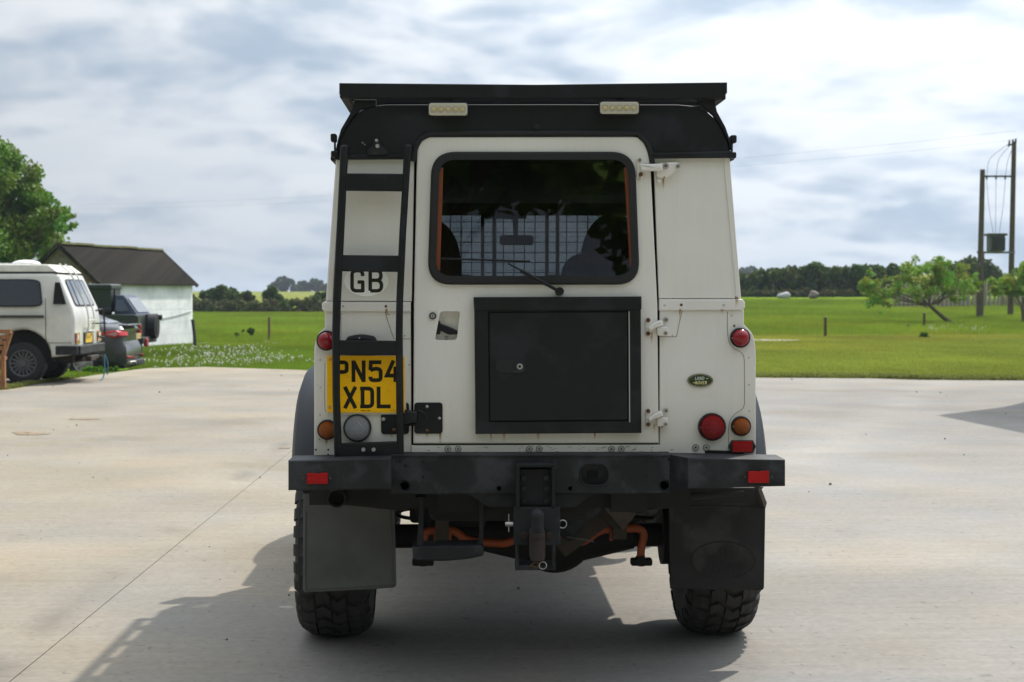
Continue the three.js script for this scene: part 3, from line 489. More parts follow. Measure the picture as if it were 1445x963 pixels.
// ---------- bumper and what hangs from it ----------
{
  const hole = (u, v, r) => ellipse(u, v, r, r, 18);
  const bm = part(car, 'bumper', [
    plate([[551, 642.5], [948, 642], [948, 697], [551, 697.5]], 0.02, 0.10, 0.004, [hole(571, 686, 8), hole(704, 689.5, 5), hole(805, 689.5, 4.6), hole(938, 685.5, 8), round([[818.5, 655, 15], [858.5, 655, 15], [858.5, 686, 15], [818.5, 686, 15]])]),
    plate([[551, 642], [948, 641.5], [948, 645], [551, 645]], 0.0, 0.104, 0.002),
    box((P(551, 670, 0).x + P(948, 670, 0).x) / 2, 0.80, -0.005, 1.06, 0.14, 0.03)], M.frame);
  // left and right extensions stand forward of the middle
  part(bm, 'bumper_end', [plate([[406.5, 650.5], [551, 647.5], [551.5, 691], [406.5, 692.5]], 0.02, 0.20, 0.005)], M.frame);
  part(bm, 'bumper_end', [plate([[970, 646.5], [1108.5, 649], [1108.5, 686.5], [970, 690]], 0.02, 0.20, 0.005),
    (() => { const a = P(945, 642, 0.1), b = P(970.5, 646.5, 0.2), c = P(970.5, 690, 0.2), d = P(945, 697, 0.1), e = P(905, 697, 0.1), g = new THREE.BufferGeometry();
      const bk = (p) => V3(p.x, p.y, 0.03), A = bk(a), B = bk(b), Cc = bk(c), D = bk(d), q = (w, x, y, z) => [w, x, y, w, y, z];
      const v = [...q(d, c, b, a), ...q(a, b, B, A), ...q(d, D, Cc, c), e, V3(e.x, e.y, 0.03), D, e, D, d]; g.setFromPoints(v); g.computeVertexNormals(); return g; })()], M.frame);
  part(bm, 'lug', [plate([[930, 697], [905, 697.5], [962, 691]], 0.05, 0.098, 0.001)], M.frame);
  for (const [u0, v0, u1, v1] of [[432.5, 668, 462, 683.5], [1056, 665, 1085.5, 682]]) {
    const r = part(bm, 'bumper_reflector', [plate([[u0, v0 + 0.8], [u0 + 11, v0], [u0 + 12, v0 + 1], [u1 - 11, v0 + 1], [u1 - 10, v0], [u1, v0], [u1, v1], [u0, v1]], 0.198, 0.21, 0.002)], M.reflector);
    for (const u of [u0 - 4, u1 + 4]) part(r, 'screw', [dome(u, (v0 + v1) / 2, 1.5, 0.2, 0.004, 8)], M.rust);
  }
  for (const [u, v] of [[571, 686], [938, 685.5]]) part(bm, 'hole_rim', [ring(u, v, 8.4, 1.1, 0.1)], M.black);
  part(bm, 'hole_back', [plate([[560, 650], [940, 650], [940, 694], [560, 694]], 0.022, 0.026, 0)], M.gap);
  part(bm, 'recess_plate', [plate(round([[819, 655.5, 15], [858, 655.5, 15], [858, 685.5, 15], [819, 685.5, 15]]), 0.03, 0.062, 0.001)], M.frame); part(bm, 'square_hole', [plate(rect(829, 664.5, 844, 676, 1), 0.061, 0.066, 0)], M.gap); part(bm, 'recess_rim', [tube(round([[818.5, 655, 15], [858.5, 655, 15], [858.5, 686, 15], [818.5, 686, 15]]).map(([u, v]) => P(u, v, 0.1)), 0.0035, 120, 6, true)], M.black);
  for (const [u, v] of [[564.5, 651.5], [572.5, 657.5], [597, 652.5], [597, 673], [911.5, 650.5], [911.5, 671], [944, 649]]) part(bm, 'bolt_hole', [disc(u, v, 1.9, 0.09, 0.1018, 10)], M.gap);
  // tow bracket: channel with a bolted plate, drop plate, jaw and pin
  const tow = part(car, 'tow_bracket', [plate([[728, 655], [783, 655], [783, 660], [733.5, 660], [733.5, 717], [728, 717]], 0.1, 0.17, 0.003), plate([[778.5, 655], [783.5, 655], [783.5, 717], [778.5, 717]], 0.1, 0.17, 0.003), plate([[733, 662], [779, 662], [779, 714], [733, 714]], 0.1, 0.128, 0.003)], M.black);
  for (const u of [739.5, 771]) for (const v of [675, 690, 708]) part(tow, 'bolt', [disc(u, v, 3.8, 0.126, 0.142, 6), ring(u, v, 3.8, 0.9, 0.130, 16)], v === 690 ? M.under : M.frame);
  part(tow, 'drop_plate', [plate([[725, 717], [790.5, 717], [790.5, 769], [783.5, 770], [783.5, 803], [779, 803], [779, 770], [732.5, 770], [732.5, 803], [727.5, 803], [727.5, 770], [725, 769]], 0.13, 0.165, 0.003), box(P(755, 798, 0.1).x, P(755, 798, 0.1).y, 0.1, 0.15, 0.02, 0.1)], M.frame);
  part(tow, 'jaw', [box(P(758, 765, 0.2).x, P(758, 768, 0.2).y, 0.2, 0.055, 0.11, 0.09, 0.01), disc(740, 757, 5.5, 0.16, 0.185, 6), disc(776, 757, 5.5, 0.16, 0.185, 6)], M.rusty);
  const pin = P(758, 733, 0.235);
  const tp = part(tow, 'tow_pin', [rod(V3(pin.x, pin.y + 0.01, 0.235), V3(pin.x, pin.y - 0.05, 0.235), 0.024, 0.024, 18), new THREE.SphereGeometry(0.026, 18, 12).translate(pin.x, pin.y + 0.012, 0.235)], M.frame);
  part(tp, 'pin_body', [rod(V3(pin.x, pin.y - 0.05, 0.235), V3(pin.x, pin.y - 0.065, 0.235), 0.029, 0.029, 18), rod(V3(pin.x + 0.002, pin.y - 0.064, 0.235), V3(pin.x + 0.002, pin.y - 0.15, 0.235), 0.022, 0.025, 18)], M.rusty);
  part(tow, 'pin_ring', [ring(766, 798.5, 5.2, 0.7, 0.23, 20)], M.zinc); part(tow, 'pin_ring', [ring(794, 740, 5.6, 0.8, 0.15, 20)], M.steel);
  part(tow, 'clip', [rod(P(713, 740, 0.14), P(724, 740, 0.14), 0.009, 0.009, 10), rod(P(718, 726, 0.14), P(718, 751, 0.14), 0.0022)], M.steel);
  part(tow, 'wire_spring', [tube([P(748, 800, 0.21), P(754, 794, 0.21), P(762, 796, 0.22), P(757, 802, 0.2), P(750, 798, 0.2)], 0.003, 30, 6)], M.rust);
}
// mud flaps with folded brackets
{
  const zf = -0.36;
  const fl = part(car, 'mud_flap', [plate(round([[428, 697, 3], [556, 697, 3], [559.5, 830, 7], [427, 837, 6]]), zf - 0.012, zf, 0.003)], M.flapLeft, { label: 'grey dusty mud flap' });
  part(fl, 'raised_border', [line([[431, 722], [431, 830], [440, 832], [552, 826], [554, 815], [551, 719]], zf, 0.004)], M.flapLeft);
  const fr = part(car, 'mud_flap', [plate(round([[943.5, 700, 3], [1066, 696, 3], [1080.5, 713, 4], [1078.5, 834, 6], [946, 831, 7]]), zf - 0.012, zf, 0.003)], M.flapRight, { label: 'clean black mud flap with a raised oval emblem' });
  part(fr, 'raised_border', [line(ellipse(1021, 791, 45, 26.5, 30).concat([[1066, 791]]), zf, 0.0028), line([[946, 716], [1012, 714], [1077, 717]], zf, 0.003)], M.flapRight);
  const k = sAt(zf), letters = (t, u, v, s) => { const g = new TextGeometry(t, { font, size: s / k, depth: 0.006, curveSegments: 4, bevelEnabled: false }); g.computeBoundingBox(); const b = g.boundingBox, p = P(u, v, zf); return g.translate(p.x - (b.max.x + b.min.x) / 2, p.y, zf - 0.003); };
  part(fr, 'raised_lettering', [letters('LAND', 1010, 789, 15), letters('ROVER', 1026, 810, 15)], M.flapRight);
  part(car, 'flap_bracket', [plate([[424, 690], [560, 690], [556, 706], [520, 722], [430, 700]], zf - 0.03, zf - 0.014, 0.002), plate([[943, 690], [1078, 688], [1066, 700], [943, 712]], zf - 0.03, zf - 0.014, 0.002)], M.under);
  part(car, 'arch_liner', [box(-0.79, 0.86, -0.5, 0.30, 0.02, 0.3), box(0.79, 0.86, -0.5, 0.30, 0.02, 0.3), beam(P(1068, 688, -0.3), P(1078, 714, -0.38), 0.02, 0.03)], M.rusty);
}
// wheel arch flares
function flare(s) {
  const prof = [[0.815, 0.05], [0.85, 0.045], [0.90, 0.025], [0.945, -0.015], [0.965, -0.07], [0.962, -0.13], [0.95, -0.13], [0.95, -0.06], [0.93, -0.02], [0.88, 0.01], [0.815, 0.02]], N = 40, pos = [], idx = [], cz = -0.92, cy = 0.42, Rz = 0.66, Ry = 0.755;
  for (let i = 0; i <= N; i++) { const t = (0.13 + 0.74 * i / N) * Math.PI, c = Math.cos(t), si = Math.sin(t), e = 0.78, sq = (q) => Math.sign(q) * Math.pow(Math.abs(q), e); for (const [x, r] of prof) pos.push(s * x, cy + (Ry + r) * sq(si), cz + (Rz + r) * sq(c)); }
  const n = prof.length; for (let i = 0; i < N; i++) for (let j = 0; j < n; j++) { const a = i * n + j, b = i * n + (j + 1) % n, c = a + n, d = b + n; s < 0 ? idx.push(a, c, b, b, c, d) : idx.push(a, b, c, b, d, c); }
  const cap = (o, f) => { for (let j = 1; j < n - 1; j++) f ? idx.push(o, o + j, o + j + 1) : idx.push(o, o + j + 1, o + j); }; cap(0, s < 0); cap(N * n, s > 0);
  const g = new THREE.BufferGeometry(); g.setAttribute('position', new THREE.Float32BufferAttribute(pos, 3)); g.setIndex(idx); return toCreasedNormals(g, 0.9);
}
part(car, 'wheel_arch', [flare(-1)], M.flare); part(car, 'wheel_arch', [flare(1)], M.flare);
for (const s of [-1, 1]) part(car, 'wheel_arch', [flare(s).translate(0, -0.04, -2.79)], M.flare);

// ---------- wheels: chunky mud tyres ----------
{
  const w = 0.146, R = 0.418, rim = 0.21;
  const rAt = (x) => R - 0.010 * Math.pow(Math.abs(x) / w, 2) - 0.028 * Math.pow(Math.abs(x) / w, 8);
  const prof = [[-0.10, rim - 0.01], [-0.125, rim + 0.005], [-0.146, rim + 0.06], [-0.152, rim + 0.11], [-0.146, R - 0.06], [-0.132, R - 0.026], [-0.09, R - 0.019], [0, R - 0.017], [0.09, R - 0.019], [0.132, R - 0.026], [0.146, R - 0.06], [0.152, rim + 0.11], [0.146, rim + 0.06], [0.125, rim + 0.005], [0.10, rim - 0.01]];
  const carcass = toCreasedNormals(new THREE.LatheGeometry(prof.map(([x, r]) => new THREE.Vector2(r, x)), 96).rotateZ(-Math.PI / 2), 0.7);
  const at = (x, a, dr) => { const r = rAt(x) + dr; return V3(x, r * Math.cos(a), r * Math.sin(a)); }, tri = [];
  const pushQ = (a, b, c, d) => tri.push(a, b, c, a, c, d);
  function lug(poly, top) {   // poly: [[x, angle], ...]
    const T = poly.map(([x, a]) => at(x, a, 0)), B = poly.map(([x, a]) => at(x * 1.0, a, -0.022)), n = poly.length, c = T.reduce((s, p) => s.add(p), V3(0, 0, 0)).divideScalar(n);
    for (let i = 0; i < n; i++) { const j = (i + 1) % n; tri.push(c, T[i], T[j]); pushQ(T[i], B[i], B[j], T[j]); } void top;
  }
  const N = 31, st = 2 * Math.PI / N, r = rng(3);
  for (let i = 0; i < N; i++) {
    const a = i * st, j = (r() - 0.5) * 0.02, k = (f) => st * (f + j);
    // two staggered middle rows of zigzag blocks
    lug([[-0.062, a + k(0.05)], [-0.030, a + k(-0.16)], [-0.004, a + k(0.10)], [-0.004, a + k(0.62)], [-0.028, a + k(0.40)], [-0.062, a + k(0.72)]]);
    lug([[0.004, a + k(0.22)], [0.032, a + k(0.50)], [0.062, a + k(0.26)], [0.062, a + k(0.94)], [0.034, a + k(1.14)], [0.004, a + k(0.82)]]);
    // shoulder lugs, wrapping down on to the sidewall
    for (const s of [-1, 1]) {
      const o = s < 0 ? 0.42 : -0.1, q = [[0.071, 0.10], [0.1, 0.0], [0.144, -0.03], [0.144, 0.60], [0.1, 0.66], [0.071, 0.78]].map(([x, f]) => [s * x, a + k(f + o)]);
      lug(s > 0 ? q : q.reverse());
      const p0 = at(s * 0.144, a + k(-0.03 + o), 0), p1 = at(s * 0.144, a + k(0.6 + o), 0), dn = (f, x, rr) => V3(s * x, rr * Math.cos(a + k(f + o)), rr * Math.sin(a + k(f + o)));
      const long = i % 2 ? 0.06 : 0.035, q0 = dn(0.02, 0.157, R - 0.04 - long), q1 = dn(0.55, 0.157, R - 0.04 - long), m0 = dn(-0.03, 0.154, R - 0.05), m1 = dn(0.6, 0.154, R - 0.05);
      const flip = (A, B, Cc, D) => (s > 0 ? pushQ(A, B, Cc, D) : pushQ(D, Cc, B, A));
      flip(p0, m0, m1, p1); flip(m0, q0, q1, m1);
      const b0 = dn(-0.03, 0.13, R - 0.06), b1 = dn(0.6, 0.13, R - 0.06); flip(p0, b0, q0, m0); flip(m1, q1, b1, p1);
    }
  }
  const tg = new THREE.BufferGeometry().setFromPoints(tri); tg.computeVertexNormals();
  const tyreG = merge([carcass, tg]);
  const rimG = merge([new THREE.LatheGeometry([[0.0001, 0.03], [0.06, 0.035], [0.09, 0.0], [0.17, -0.02], [rim - 0.01, 0.07], [rim + 0.012, 0.10], [rim + 0.012, 0.085], [rim - 0.03, 0.0], [rim - 0.03, -0.09], [rim + 0.012, -0.10]].map(([a, b]) => new THREE.Vector2(a, b)), 40).rotateZ(-Math.PI / 2)]);
  for (const [x, z] of [[-0.824, -0.92], [0.83, -0.92], [-0.824, -3.71], [0.83, -3.71]]) {
    const tilt = (g) => g.clone().rotateX(x * 3 + z).rotateY(x < 0 ? Math.PI : 0).translate(x, 0.413, z);
    const wh = part(car, 'wheel', [tilt(rimG)], M.black); part(wh, 'tyre', [tilt(tyreG)], M.tyre);
  }
}
// ---------- underneath ----------
{
  const az = -0.92, ay = 0.425;
  const ax = part(car, 'rear_axle', [rod(V3(-0.72, ay, az), V3(0.72, ay, az), 0.052, 0.052, 18), rod(V3(-0.72, ay, az), V3(-0.6, ay, az), 0.13, 0.13, 20), rod(V3(0.6, ay, az), V3(0.72, ay, az), 0.13, 0.13, 20)], M.under);
  part(ax, 'differential', [new THREE.SphereGeometry(0.165, 28, 20).scale(1.05, 1, 0.9).translate(0.13, ay - 0.0, az), rod(V3(0.03, ay, az), V3(-0.22, ay, az), 0.12, 0.06, 18), rod(V3(0.22, ay, az), V3(0.48, ay, az), 0.12, 0.06, 18)], M.under);
  part(car, 'chassis', [box(-0.36, 0.72, -1.9, 0.09, 0.15, 3.6), box(0.36, 0.72, -1.9, 0.09, 0.15, 3.6), box(0, 0.73, -0.10, 1.2, 0.12, 0.12), box(0, 0.66, -1.35, 0.8, 0.1, 0.1), box(-0.62, 0.70, -0.2, 0.5, 0.06, 0.1), box(0.62, 0.70, -0.2, 0.5, 0.06, 0.1), box(-0.26, 0.715, -0.03, 0.22, 0.10, 0.06), box(0.36, 0.715, -0.03, 0.14, 0.11, 0.06), box(0, 0.80, -1.6, 1.4, 0.04, 2.6)], M.under);
  part(car, 'fuel_tank', [box(-0.08, 0.67, -0.42, 0.66, 0.16, 0.42, 0.04), box(-0.30, 0.535, -0.84, 0.26, 0.10, 0.12, 0.02), box(-0.42, 0.60, -0.70, 0.16, 0.16, 0.10, 0.02)], M.under);
  part(car, 'gearbox', [box(0.02, 0.60, -2.5, 0.5, 0.34, 0.9, 0.08), box(0, 0.62, -3.4, 0.6, 0.4, 0.7, 0.1), rod(V3(0.1, 0.5, -0.95), V3(0.06, 0.56, -2.2), 0.035), rod(V3(-0.72, 0.415, -3.71), V3(0.72, 0.415, -3.71), 0.05), new THREE.SphereGeometry(0.15, 20, 14).translate(0.13, 0.415, -3.71)], M.under);
  part(car, 'cross_plate', [plate([[660, 697], [727, 697], [727, 716], [690, 716], [675, 706]], 0.03, 0.08, 0.002), plate([[783, 697], [838, 697], [812, 716], [783, 716]], 0.03, 0.08, 0.002)], M.frame);
  for (const s of [-1, 1]) { // coil springs and dampers
    const pts = []; for (let i = 0; i <= 90; i++) { const t = i / 90; pts.push(V3(s * 0.5 + 0.065 * Math.cos(t * 36), 0.5 + t * 0.28, az + 0.065 * Math.sin(t * 36))); }
    part(car, 'coil_spring', [tube(pts, 0.008, 260, 6)], M.under);
    part(car, 'damper', [rod(V3(s * 0.44, 0.42, az + 0.16), V3(s * 0.40, 0.60, az + 0.30), 0.032), rod(V3(s * 0.40, 0.60, az + 0.30), V3(s * 0.36, 0.8, az + 0.42), 0.024)], M.under);
  }
  const zb = -0.58;
  part(car, 'radius_arm', [beam(P(792, 775, -0.5), P(892, 702, -0.42), 0.05, 0.075), beam(P(880, 735, -0.4), P(850, 700, -0.35), 0.09, 0.09), disc(811, 753, 9, -0.5, -0.44, 18)], M.dusty);
  part(car, 'damper', [rod(P(800, 752, -0.40), P(838, 706, -0.28), 0.045, 0.045, 20), new THREE.SphereGeometry(0.05, 16, 12).translate(...P(832, 713, -0.27).toArray())], M.frame);
  const bar = part(car, 'anti_roll_bar', [tube([[598, 792], [597, 770], [601, 752], [612, 749], [628, 748], [643, 751], [655, 760], [668, 764], [688, 766], [712, 767], [738, 760], [788, 760], [806, 766], [824, 764], [842, 752], [856, 747.5], [880, 747], [896, 746], [906, 749], [908.5, 757], [905, 774], [904, 790]].map(([u, v]) => P(u, v, zb)), 0.017, 160, 10)], M.orange);
  part(bar, 'clamp', [box(P(614, 756, zb).x, P(614, 757, zb).y, zb + 0.01, 0.012, 0.05, 0.03), box(P(635, 757, zb).x, P(635, 757, zb).y, zb + 0.01, 0.012, 0.05, 0.03), box(P(862, 753, zb).x, P(862, 754, zb).y, zb + 0.01, 0.012, 0.05, 0.03)], M.orangeDark);
  part(bar, 'bush', [box(P(624, 748, zb).x, P(624, 748, zb).y, zb + 0.02, 0.055, 0.1, 0.03), box(P(873, 738, zb).x, P(873, 738, zb).y, zb + 0.02, 0.06, 0.13, 0.04, 0.004)], M.dusty);
  for (const u of [597, 905]) part(bar, 'drop_link', [rod(P(u, 784, zb), P(u, 799, zb), 0.016), disc(u, 793, 7, zb - 0.03, zb + 0.03, 12), box(P(u, 794, zb).x, P(u, 793, zb).y, zb, 0.09, 0.03, 0.05, 0.008)], M.under);
  // folding step
  const zs = 0.06;
  const stp = part(car, 'folding_step', [plate(round([[581, 772, 3], [680, 770, 3], [683, 775, 4], [683, 785, 5], [660, 790, 8], [625, 793, 12], [583, 791, 4]]), zs - 0.14, zs, 0.008)], M.frame);
  for (const g of [plate([[588, 771], [593, 700], [598, 700], [597, 771]], zs - 0.05, zs - 0.02, 0.003), plate([[672, 771], [676, 758], [677, 702], [684, 702], [682, 758], [682, 775]], zs - 0.05, zs - 0.02, 0.003), plate([[586, 702], [600, 702], [600, 705], [586, 705]], zs - 0.08, zs - 0.01, 0.001), plate([[671, 702], [686, 702], [686, 705], [671, 705]], zs - 0.08, zs - 0.01, 0.001)]) part(stp, 'step_strut', [g], M.black);
  const ex = P(475, 704, -0.10);
  part(car, 'exhaust', [(() => { const g = new THREE.LatheGeometry([[0.030, 0.6], [0.036, 0.6], [0.036, 0], [0.030, 0], [0.030, 0.6]].map(([a, b]) => new THREE.Vector2(a, b)), 24); return g.rotateX(-Math.PI / 2).translate(ex.x, ex.y, ex.z); })(), rod(V3(ex.x + 0.02, ex.y + 0.01, -0.55), V3(-0.25, 0.70, -0.75), 0.034), rod(V3(-0.25, 0.70, -0.75), V3(-0.25, 0.62, -2.4), 0.034), beam(P(490, 703, -0.2), P(575, 712, -0.2), 0.05, 0.05)], M.rusty);
  part(car, 'brake_hose', [tube([P(545, 698, -0.1), P(560, 708, -0.1), P(578, 711, -0.1), P(592, 706, -0.1)], 0.004, 24, 6), tube([P(800, 758, -0.3), P(826, 762, -0.35), P(838, 765, -0.4)], 0.003, 16, 6)], M.grey);
  part(car, 'wiring_loom', [tube([P(880, 716, -0.1), P(930, 706, -0.12), P(1000, 700, -0.15), P(1050, 696, -0.15)], 0.012, 24, 8), tube([P(890, 722, -0.2), P(960, 712, -0.2)], 0.008, 16, 8)], M.under);
  part(car, 'front_bumper', [box(0, 0.72, -4.12, 1.72, 0.16, 0.12, 0.02)], M.frame);
}
M.trim = std(0.22, 0.05, 0.012, 0.6);
// ---------- inside: dog guard, seats, mirror ----------
{
  const zg = -1.66, g = [];
  const gu = [];
  for (let u = 606; u < 905; u += 14.9) gu.push(u);
  for (const u of gu) g.push(rod(P(u, 300, zg), P(u, 404, zg), 0.0028, 0.0028, 6));
  for (let v = 299; v < 404; v += 14.3) g.push(rod(P(600, v, zg), P(905, v, zg), 0.0024, 0.0024, 6));
  const dg = part(car, 'dog_guard', g, M.interior);
  for (const u of [681, 698, 772, 787]) part(dg, 'guard_post', [rod(P(u, 296, zg), P(u, 410, zg), 0.0085, 0.0085, 8)], M.interior);
  for (const [u0, u1, v0] of [[575, 651, 311], [818, 912, 300], [792, 856, 357]]) {
    const z = -2.0, a = P(u0, v0, z), b = P(u1, 400, z);
    part(car, 'head_restraint', [(() => { const s = new THREE.SphereGeometry(0.5, 24, 18), p = s.attributes.position; for (let i = 0; i < p.count; i++) { const y = p.getY(i), q = y < 0 ? 1 : 1; p.setX(i, p.getX(i) * q); } return s.scale(b.x - a.x, (a.y - b.y) * 1.5, 0.12).translate((a.x + b.x) / 2, a.y - (a.y - b.y) * 0.75, z); })()], M.seat);
    part(car, 'seat_back', [box((a.x + b.x) / 2, 1.28, z - 0.02, 0.46, 0.62, 0.14, 0.06)], M.seat);
  }
  part(car, 'interior_mirror', [box(P(729, 339, -2.55).x, P(729, 339, -2.55).y, -2.55, 0.185, 0.055, 0.03, 0.018), rod(P(728, 334, -2.55), P(727, 305, -2.62), 0.012, 0.018)], M.interior);
  part(car, 'roof_lining', [box(0, P(730, 303, -2.6).y + 0.07, -1.4, 1.36, 0.012, 2.6), box(0, P(730, 303, -2.68).y + 0.04, -2.68, 1.36, 0.09, 0.06), box(-0.05, P(730, 310, -2.5).y + 0.03, -2.5, 0.24, 0.05, 0.1)], M.interior);
  part(car, 'dashboard', [box(0, 1.44, -2.6, 1.4, 0.14, 0.26, 0.04)], M.interior);
  for (const q of [[[618.5, 237], [625.5, 236.5], [621, 382], [614.5, 383]], [[881, 236.5], [887, 236.5], [893, 378], [889, 381]]]) part(door, 'edge_strip', [plate(q, 0.0156, 0.0172, 0.0005)], M.trim, { label: 'orange strip at the edge of the window' });
}
// ---------- the ground ----------
function table(t, d) { if (d <= t[0][0]) return t[0][1]; for (let i = 1; i < t.length; i++) if (d <= t[i][0]) { const [a, ya] = t[i - 1], [b, yb] = t[i], k = (d - a) / (b - a); return mix(ya, yb, k * k * (3 - 2 * k)); } return t[t.length - 1][1]; }
const LEFT = [[0, 0], [25, -0.02], [33, -0.3], [55, -0.3], [80, -0.25], [120, -0.06], [140, 0.6], [250, 1.1], [520, 2.3], [800, 2.0], [2000, -20]];
const RIGHTT = [[0, 0], [62, 0], [78, 0.03], [100, 0.42], [128, 1.25], [200, 3.0], [320, 5.6], [600, 5.0], [2000, -20]];
function ground(x, z) {
  const dx = x - camera.position.x, dz = camera.position.z - z, dep = dx * FWD.x + dz * -FWD.z, X = dx * RIGHT.x - dz * RIGHT.z, d = Math.hypot(dep, X);
  if (dep < 0) return -0.01 * Math.min(1, d / 20);
  const k = sstep(-0.14, 0.08, X / Math.max(d, 1));
  return mix(table(LEFT, dep), table(RIGHTT, dep), k) + (d > 34 ? (fbm(x * 0.06, z * 0.06, 3) - 0.5) * 0.16 * sstep(34, 60, d) : 0);
}
const onG = (u, dep) => { const p = CU(u, dep); p.y = ground(p.x, p.z); return p; };

const edgePx = [[-420, 566], [-160, 558], [0, 550.5], [60, 540.5], [120, 531.5], [160, 526], [205, 520], [290, 518], [440, 523], [700, 528], [1070, 533], [1240, 534], [1300, 536], [1445, 537], [2100, 540]];
const edge = edgePx.map(([u, v]) => G(u, v, 0));
const inYard = (x, z) => { if (z > edge[0].z && x > edge[0].x) return true; for (let i = 0; i + 1 < edge.length; i++) { const a = edge[i], b = edge[i + 1]; if (x >= a.x && x < b.x) return z > mix(a.z, b.z, (x - a.x) / (b.x - a.x)); } return false; };

const grassT = tex(1024, 1024, (x, y) => {
  const n = tfbm(x / 1024, y / 1024, 6, 6), f = tfbm(x / 1024 + 0.3, y / 1024, 90, 3), s = tfbm(x / 1024, y / 1024 + 0.4, 24, 3), k = 0.55 + 0.5 * n + 0.5 * (f - 0.5);
  return [k * (0.80 + 0.35 * s), k * 1.0, k * (0.55 + 0.2 * f)];
});
M.grass = new THREE.MeshPhysicalMaterial({ map: rep(grassT, 1), vertexColors: true, roughness: 0.95, specularIntensity: 0.08 });
{
  const NA = 420, rad = [0]; for (let r = 3; r < 2000; r *= 1.045) rad.push(r); rad.push(2000);
  const pos = [], col = [], uv = [], idx = [], c = [];
  for (let i = 0; i < rad.length; i++) for (let j = 0; j <= NA; j++) {
    const f = j / NA, a = (f - 0.5) * 2, th = (Math.abs(a) < 0.6 ? a * 0.75 : Math.sign(a) * (0.45 + (Math.abs(a) - 0.6) / 0.4 * (Math.PI - 0.45))), r = rad[i];
    const p = C(Math.sin(th) * r, Math.cos(th) * r); let y = ground(p.x, p.z);
    if (inYard(p.x, p.z) || r < 20) y = Math.min(y, 0) - 0.06; else y -= 0.015;
    pos.push(p.x, y, p.z); uv.push(p.x / 7, p.z / 7);
    const n = fbm(p.x * 0.11, p.z * 0.11, 4), m = fbm(p.x * 0.031 + 7, p.z * 0.05 + 3, 3), dep = Math.cos(th) * r, left = th < -0.02;
    let R = 0.165, Gc = 0.30, B = 0.02;
    if (!left) { R = 0.215; Gc = 0.33; B = 0.02; const mow = sstep(76, 50, dep); R = mix(R, 0.165, mow); Gc = mix(Gc, 0.22, mow); B = mix(B, 0.025, mow); }
    const dry = sstep(0.5, 0.75, n * 0.6 + m * 0.4); R += 0.03 * dry; Gc += 0.008 * dry; B += 0.006 * dry;
    const k = (0.66 + 0.55 * m) * (0.72 + 0.5 * n); R *= k; Gc *= k; B *= k;
    if (left && dep > 135) { const s = sstep(135, 150, dep); R = mix(R, 0.25, s); Gc = mix(Gc, 0.265, s); B = mix(B, 0.115, s); }
    if (!left && dep > 150) { const s = sstep(150, 165, dep); R = mix(R, 0.25, s); Gc = mix(Gc, 0.215, s); B = mix(B, 0.10, s); }
    col.push(R, Gc, B);
  }
  for (let i = 0; i + 1 < rad.length; i++) for (let j = 0; j < NA; j++) { const a = i * (NA + 1) + j, b = a + 1, d = a + NA + 1, e = d + 1; idx.push(a, b, d, b, e, d); }
  const g = new THREE.BufferGeometry(); g.setAttribute('position', new THREE.Float32BufferAttribute(pos, 3)); g.setAttribute('color', new THREE.Float32BufferAttribute(col, 3)); g.setAttribute('uv', new THREE.Float32BufferAttribute(uv, 2)); g.setIndex(idx); g.computeVertexNormals();
  const n = g.attributes.normal; if (n.getY(500) < 0) { g.setIndex(idx.map((_, i) => idx[i - (i % 3) + 2 - (i % 3)])); g.computeVertexNormals(); }
  const m = SH(new THREE.Mesh(g, M.grass)); m.name = 'ground'; m.userData = { kind: 'structure', label: 'green grass field rolling away to a pale crop field on the horizon', category: 'grass field' }; scene.add(m); void c;
}
// concrete yard: two long slabs with an open joint between them; drag lines of the float run across
const concT = tex(2048, 2048, (x, y) => {
  const u = x / 2048, v = y / 2048, n = tfbm(u, v, 5, 6), f = tfbm(u + 0.2, v, 220, 2), st = tfbm(u * 1, v + 0.37, 8, 2), sx = lat(Math.floor(y * 0.5) & 255, 3);
  const streak = tfbm(u * 0.5, v * 1, 2, 1) * 0, drag = (() => { const k = tfbm(u * 1, (v * 14) % 1, 10, 4); return k; })();
  const pit = tfbm(u + 0.6, v + 0.1, 160, 1) > 0.93 ? -0.10 : 0;
  const k = 0.82 + 0.16 * (n - 0.4) + 0.08 * (f - 0.5) + 0.055 * (drag - 0.5) + 0.02 * (sx - 0.5) + streak + pit, w = (st - 0.5) * 0.05;
  return [k * (1.0 + w), k * (0.978 + w * 0.2), k * (0.945 - w)];
});
const concB = tex(1024, 1024, (x, y) => { const k = 0.5 * tfbm(x / 1024, y / 1024, 180, 3) + 0.5 * tfbm(x / 1024, ((y / 1024) * 14) % 1, 8, 4); return [k, k, k]; }, false);
M.concrete = new THREE.MeshPhysicalMaterial({ map: concT, vertexColors: true, roughness: 0.88, bumpMap: concB, bumpScale: 0.0015, specularIntensity: 0.5 });
